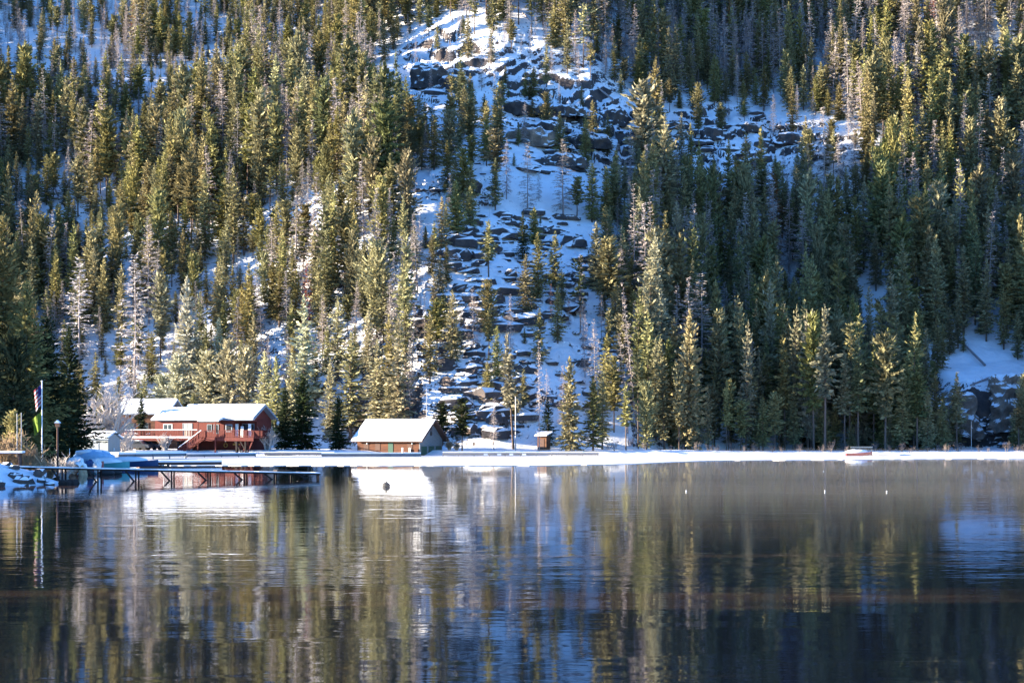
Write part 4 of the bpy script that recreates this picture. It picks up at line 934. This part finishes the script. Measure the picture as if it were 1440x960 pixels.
# leafless shrubs, reeds
def twig_shrub(seed, H, Rw, n, lean=.5, thick=.022, sub=3):
    q = random.Random(seed); st = MB()
    def grow(p, d, l, r, lev):
        e = p + d * l; st.tube(p, e, r, r * .6, 3 if lev else 5)
        if lev >= sub: return
        for k in range((4 if sub > 3 else 3) if lev else 5):
            f = q.uniform(.35, 1); dd = (d + Vector((q.gauss(0, lean), q.gauss(0, lean), q.gauss(.15, .35)))).normalized(); grow(p + d * l * f, dd, l * q.uniform(.4, .68), r * .55, lev + 1)
    for k in range(n):
        a = q.uniform(0, 6.28); d = Vector((math.cos(a) * Rw / H * q.random(), math.sin(a) * Rw / H * q.random(), 1)).normalized(); grow(Vector((math.cos(a) * .25, math.sin(a) * .25, -.1)), d, H * q.uniform(.35, .6), thick * 1.6, 0)
    me = bpy.data.meshes.new('stems'); me.from_pydata(st.v, [], st.f); me.update(); return me
M['whitetwig'] = mat('frosted_white_twigs', (.50, .44, .39), .9, .1, .2, 3); M['tantwig'] = mat('tan_dry_twigs', (.38, .26, .15), .9, .1, .3, 3); M['greytwig'] = mat('grey_brown_twigs', (.17, .14, .13), .9, .1, .3, 3); M['ochre'] = mat('ochre_willow_twigs', (.42, .36, .08), .9, .1, .3, 3)
sh_mesh = {}
def shrub(px, pb_, D, H, wdt, key, label, seed, n=7, name='bare_shrub', cat='shrub', group=None, thick=.03, sub=3):
    x = (px - PX0) * D / F; k = (seed, key)
    if k not in sh_mesh: me = twig_shrub(seed, 3.0, wdt / H * 3.0, n, thick=thick, sub=sub); me.materials.append(M[key]); sh_mesh[k] = me
    ob = bpy.data.objects.new(name, sh_mesh[k]); COL.objects.link(ob); ob.location = (x, D, gz(x, D)); ob.scale = (H / 3.0,) * 3; ob.rotation_euler = (0, 0, px * 1.7); tag(ob, label, cat, group)
shrub(146, 630, 234, 11.0, 3.0, 'whitetwig', 'tall bare frosted white tree behind the grey shed', 301, 9, 'bare_tree', 'tree', None, .045, 4)
shrub(166, 630, 240, 7.0, 2.4, 'whitetwig', 'smaller bare frosted white tree close to the lodge deck', 302, 8, 'bare_tree', 'tree')
shrub(124, 630, 236, 6.4, 2.4, 'whitetwig', 'low bare frosted white tree between the dark spruces and the grey shed', 303, 8, 'bare_tree', 'tree')
plant('bushy', (19 - PX0) * 131 / F, 131, 4.4, 1.1, (.34, .30, .07, 1), 'rounded yellow-green willow in front of the dark spruces', name='willow_shrub', cat='shrub')
for i, (px, D, H, w, key, lab) in enumerate([(10, 129, 2.6, 1.8, 'tantwig', 'tan bare shrub under the yellow-green willow'), (45, 128, 2.5, 1.5, 'tantwig', 'tall tan bare shrub left of the flagpole foot'),
      (52, 127, 1.7, 1.4, 'tantwig', 'low tan shrub at the flagpole foot'), (68, 130, 1.5, 1.3, 'tantwig', 'rounded tan shrub between flagpole and lamp post'), (30, 127, 1.6, 1.5, 'tantwig', 'low tan shrub under the two thin white posts'), (4, 127, 1.4, 1.5, 'tantwig', 'low tan shrub under the snow-covered table'), (90, 140, 1.8, 1.4, 'whitetwig', 'pale grey shrub beside the lamp post'),
      (376, 252, 3.3, 1.4, 'whitetwig', 'pale bare shrub hugging the lodge gable corner'), (232, 251, 2.4, 1.3, 'whitetwig', 'pale twiggy shrub under the open deck near the parked car'), (176, 249, 2.8, 1.5, 'whitetwig', 'pale twiggy shrub under the outer end of the deck'),
      (632, 252, 1.6, 1.8, 'tantwig', 'golden tan shrub next to the boathouse gable'), (642, 253, 1.2, 1.5, 'tantwig', 'low golden tan shrub farther from the boathouse gable')]):
    shrub(px, 0, D, H * 1.15, w, key, lab, 310 + i % 3, 20, thick=.05)
for i in range(34):
    px = 850 + i * 18 + bq.uniform(-8, 8); D = bq.uniform(247.5, 262); shrub(px, 0, D, bq.uniform(.8, 2.2), 1.2, 'greytwig', 'small bare twiggy shrub on the snowy bank at the foot of the shadowed stand', 320 + i % 4, 6, group='bare shrubs along the shadowed bank')
for i in range(14):
    px = (i * 37 + 11) % 86 - 4; D = 117.6 + (i * 53 % 17) * .45; x = (px - PX0) * D / F; r = .22 + (i * 29 % 11) * .035
    m1 = MB(); boulder_mesh(m1, (0, 0, 0), (r * 1.5, r, r), random.Random(i + 60), i * 1.3); ob = m1.build('bank_stone', 'terrain'); ob.location = (x, D, gz(x, D) + r * .25); tag(ob, 'small snow-capped stone sticking out of the snowy bank beside the pier', 'stone', 'stones on the snowy bank')
# snow lumps and stones on the tip of the near bank
for i, (px, D, r) in enumerate([(98, 122.0, .55), (90, 121.5, .5), (104, 123.5, .4)]):
    x = (px - PX0) * D / F; m1 = MB(); boulder_mesh(m1, (0, 0, 0), (r, r * .8, r * .8), random.Random(i), 0); ob = m1.build('shore_stone', 'wood'); ob.location = (x, D, .12); tag(ob, ('dark wet stone at the tip of the snowy bank, largest', 'dark wet stone against the snowy bank edge', 'small dark wet stone standing in the water off the bank')[i], 'stone')

# ------------------------------------------------------------------ boats and gear beside the pier
def hull(parent, ln, wd, ht, m, z0=0.0, name='hull'):
    h = MB(); n = 9; rows = []
    for i in range(n + 1):
        t = i / n; w = wd / 2 * (1 - max(0, (t - .55) / .45) ** 2.2 * .97); x = -ln / 2 + ln * t; k = .18 * max(0, t - .5) * 2
        rows.append([(x, -w, z0 + ht + k), (x, -w * .75, z0 + k * .4), (x, 0, z0 - .06 + k * .6), (x, w * .75, z0 + k * .4), (x, w, z0 + ht + k)])
    for a, b_ in zip(rows[:-1], rows[1:]):
        for k in range(4): h.face(a[k], a[k + 1], b_[k + 1], b_[k])
        h.face(a[0], b_[0], b_[4], a[4])
    h.face(*rows[0]); return h.build(name, m, parent)
def boat(px, D, rz, ln, wd, ht, m, label, cover=None, z=0.0, windshield=False):
    t = thing('boat', label, 'boat', ((px - PX0) * D / F, D, z), rz); hull(t, ln, wd, ht, m, .05)
    if cover: MB().blob((-.1 * ln, 0, ht + .12), (ln * .42, wd * .44, .42), px, 12, 7, .12).build('cover', cover, t, True)
    if windshield: MB().prism([(.1 * ln, -wd * .4, ht + .1), (.1 * ln, wd * .4, ht + .1), (-.02 * ln, wd * .36, ht + .6), (-.02 * ln, -wd * .36, ht + .6)], (-.05, 0, 0)).build('windscreen', 'glass', t)
    return t
boat(125, 152, .3, 2.6, 1.3, .75, 'boatred', 'small red boat by the pier under a heap of tarps', None, .1)
boat(153, 158, .1, 3.8, 1.7, .62, 'teal', 'teal boat under snow tied up beside the pier', 'snow', .1)
boat(186, 172, .05, 5.2, 1.6, .5, 'tarpb', 'blue boat half under snow beside the low white dock', 'snow', .1)
boat(105, 150, 2.4, 2.4, 1.2, .7, 'boatwhite', 'pale rowing boat leaning at the back of the snowy bank', 'snow', .25)
t = thing('pontoon_boat', 'pontoon boat with a snowy pale blue cover, highest in the moored cluster', 'boat', ((132 - PX0) * 166 / F, 166, 0), .15)
for y in (-.8, .8): MB().tube((-2.4, y, .2), (2.2, y, .2), .28, .28, 10).build('float', 'metal', t)
MB().box(-2.4, 2.2, -1.1, 1.1, .48, .6).build('deck', 'dock', t); MB().blob((0, 0, 1.15), (2.2, 1.05, .75), 9, 12, 7, .15).build('cover', 'tarpl', t, True); MB().blob((-.2, 0, 1.62), (1.6, .8, .35), 19, 12, 6, .2).build('snow_cover', 'snow', t, True)
for x in (-2.2, 2.0): MB().tube((x, -1, .6), (x, -1, 2.1), .03, .03, 5).build('cover_post', 'metal', t)
for px, pt, D, sz, m, lab in [(126, 654, 149, (.55, .45, .45), 'tarpb', 'crumpled blue tarp bundle lying on the red boat'), (100, 662, 146, (.7, .5, .55), 'brownjunk', 'brown canvas bundle at the foot of the bank beside the boats'), (112, 655, 147, (.6, .5, .4), 'snow', 'snow-covered gear bundle between brown canvas and blue tarp'), (137, 656, 148, (.35, .3, .6), 'boatwhite', 'white upright bag standing beside the blue tarp bundle'), (116, 668, 146, (.35, .3, .75), 'tan', 'tan barrel-like bundle standing below the pier')]:
    z = CAM_H + (PYH - pt) * D / F; ob = MB().blob((0, 0, 0), sz, px, 12, 8, .3).build('gear_bundle', m); ob.location = ((px - PX0) * D / F, D, z); tag(ob, lab, 'bundle')
for px, D, lab in ((122, 147, 'black round fender float under the red boat'), (150, 147.5, 'black float under the teal boat, larger'), (161, 149, 'dark grey float under the teal boat beside the larger one')):
    ob = MB().blob((0, 0, .15), (.7, .4, .32), px, 12, 7, .05).build('float', 'black', smooth=True); ob.location = ((px - PX0) * D / F, D, 0); tag(ob, lab, 'float')
pl = MB().beam((0, 0, 0), (1.3, .3, -1.1), .22, .06).build('plank', 'tan'); pl.location = ((80 - PX0) * 134 / F, 134, 1.5); tag(pl, 'tan plank leaning on the bank beside the lamp post', 'plank')
pl = MB().beam((0, 0, 0), (.6, .3, -1.0), .16, .06).build('plank', 'tan'); pl.location = ((54 - PX0) * 128 / F, 127, 2.0); tag(pl, 'tan plank leaning among the tan shrubs below the flagpole', 'plank')
# right shore: red canoe and a low snowy boat
boat(1208, 243.5, 0, 3.8, 1.2, .4, 'boatred', 'reddish canoe under snow on the shadowed shore', 'snow', .05)
boat(1238, 246, 3.0, 5.5, 1.5, .32, 'boatwhite', 'long white boat drawn up on the shadowed shore', None, .1)
rk = thing('bench', 'grey slatted bench behind the reddish canoe on the shadowed shore', 'bench', ((1212 - PX0) * 248 / F, 248, .4))
MB().box(-1.6, 1.6, -.2, .2, .45, .52).build('seat', 'grey', rk); MB().box(-1.6, 1.6, .2, .26, .75, .95).build('backrest', 'grey', rk)
for x in (-1.5, 1.4): MB().box(x, x + .1, -.18, .27, -.1, .445).build('leg', 'grey', rk)
# parked cars under the deck
def car(px, D, rz, label):
    t = thing('parked_car', label, 'car', ((px - PX0) * D / F, D, gz((px - PX0) * D / F, D)), rz)
    prof = [(-2.2, .35), (-2.2, .8), (-1.6, .92), (-.9, 1.42), (.7, 1.42), (1.3, .95), (2.1, .85), (2.25, .4)]
    MB().prism([(x, -.85, z) for x, z in prof], (0, 1.7, 0)).build('body', 'car', t)
    g = MB().prism([(-1.35, -.87, .98), (-.82, -.87, 1.34), (.6, -.87, 1.34), (1.05, -.87, .98)], (0, 1.74, 0)).build('window', 'glass', t)
    MB().box(-.85, .65, -.8, .8, 1.424, 1.5).build('roof_snow', 'snow', t)
    for x in (-1.4, 1.4):
        for y in (-.9, .74): MB().tube((x, y, .33), (x, y + .16, .33), .33, .33, 14).build('wheel', 'black', t)
car(193, 252, R(-12), 'dark car parked under the outer end of the lodge deck'); car(209, 254, R(-16), 'second dark car parked nearer the lodge wall under the deck')
# buoys
ob = thing('buoy', 'dark round mooring buoy floating in the bright roof reflection', 'buoy', ((543 - PX0) * 118 / F, 118, 0)); MB().blob((0, 0, .08), (.28, .28, .2), 1, 12, 8, 0).build('float', 'black', ob, True); MB().tube((0, 0, .2), (0, 0, .38), .07, .05, 7).build('top', 'black', ob)
for px, D, lab in ((965, 108, 'tiny white buoy on open water, first in the row of three'), (1158, 158, 'tiny white buoy farthest out near the ice edge'), (1160, 108, 'tiny white buoy in the middle of the row of three'), (1247, 107, 'tiny white buoy last in the row of three')):
    ob = MB().blob((0, 0, .05), (.04, .04, .04), 2, 10, 8, 0).build('marker_buoy', 'white', smooth=True); ob.location = ((px - PX0) * D / F, D, 0); tag(ob, lab, 'buoy')
# little spruce in front of the cabin
plant('thickspruce', (199 - PX0) * 256 / F, 256, 8.6, .95, DARK, 'dark little spruce standing before the log cabin at the end of the lodge')

# thin mist lying on the water off the far shore
mm = bpy.data.materials.new('thin_mist'); mm.use_nodes = True; nn = mm.node_tree.nodes; nn.remove(nn['Principled BSDF'])
pv = nn.new('ShaderNodeVolumePrincipled'); pv.inputs['Color'].default_value = (1, .97, .93, 1); pv.inputs['Density'].default_value = .0013; pv.inputs['Anisotropy'].default_value = .2
mm.node_tree.links.new(pv.outputs[0], nn['Material Output'].inputs['Volume'])
o = MB().box(-9, 170, 72, 236, .16, 1.3).build('mist', mm); tag(o, 'thin sunlit mist lying on the water off the far shore', 'mist', kind='stuff')
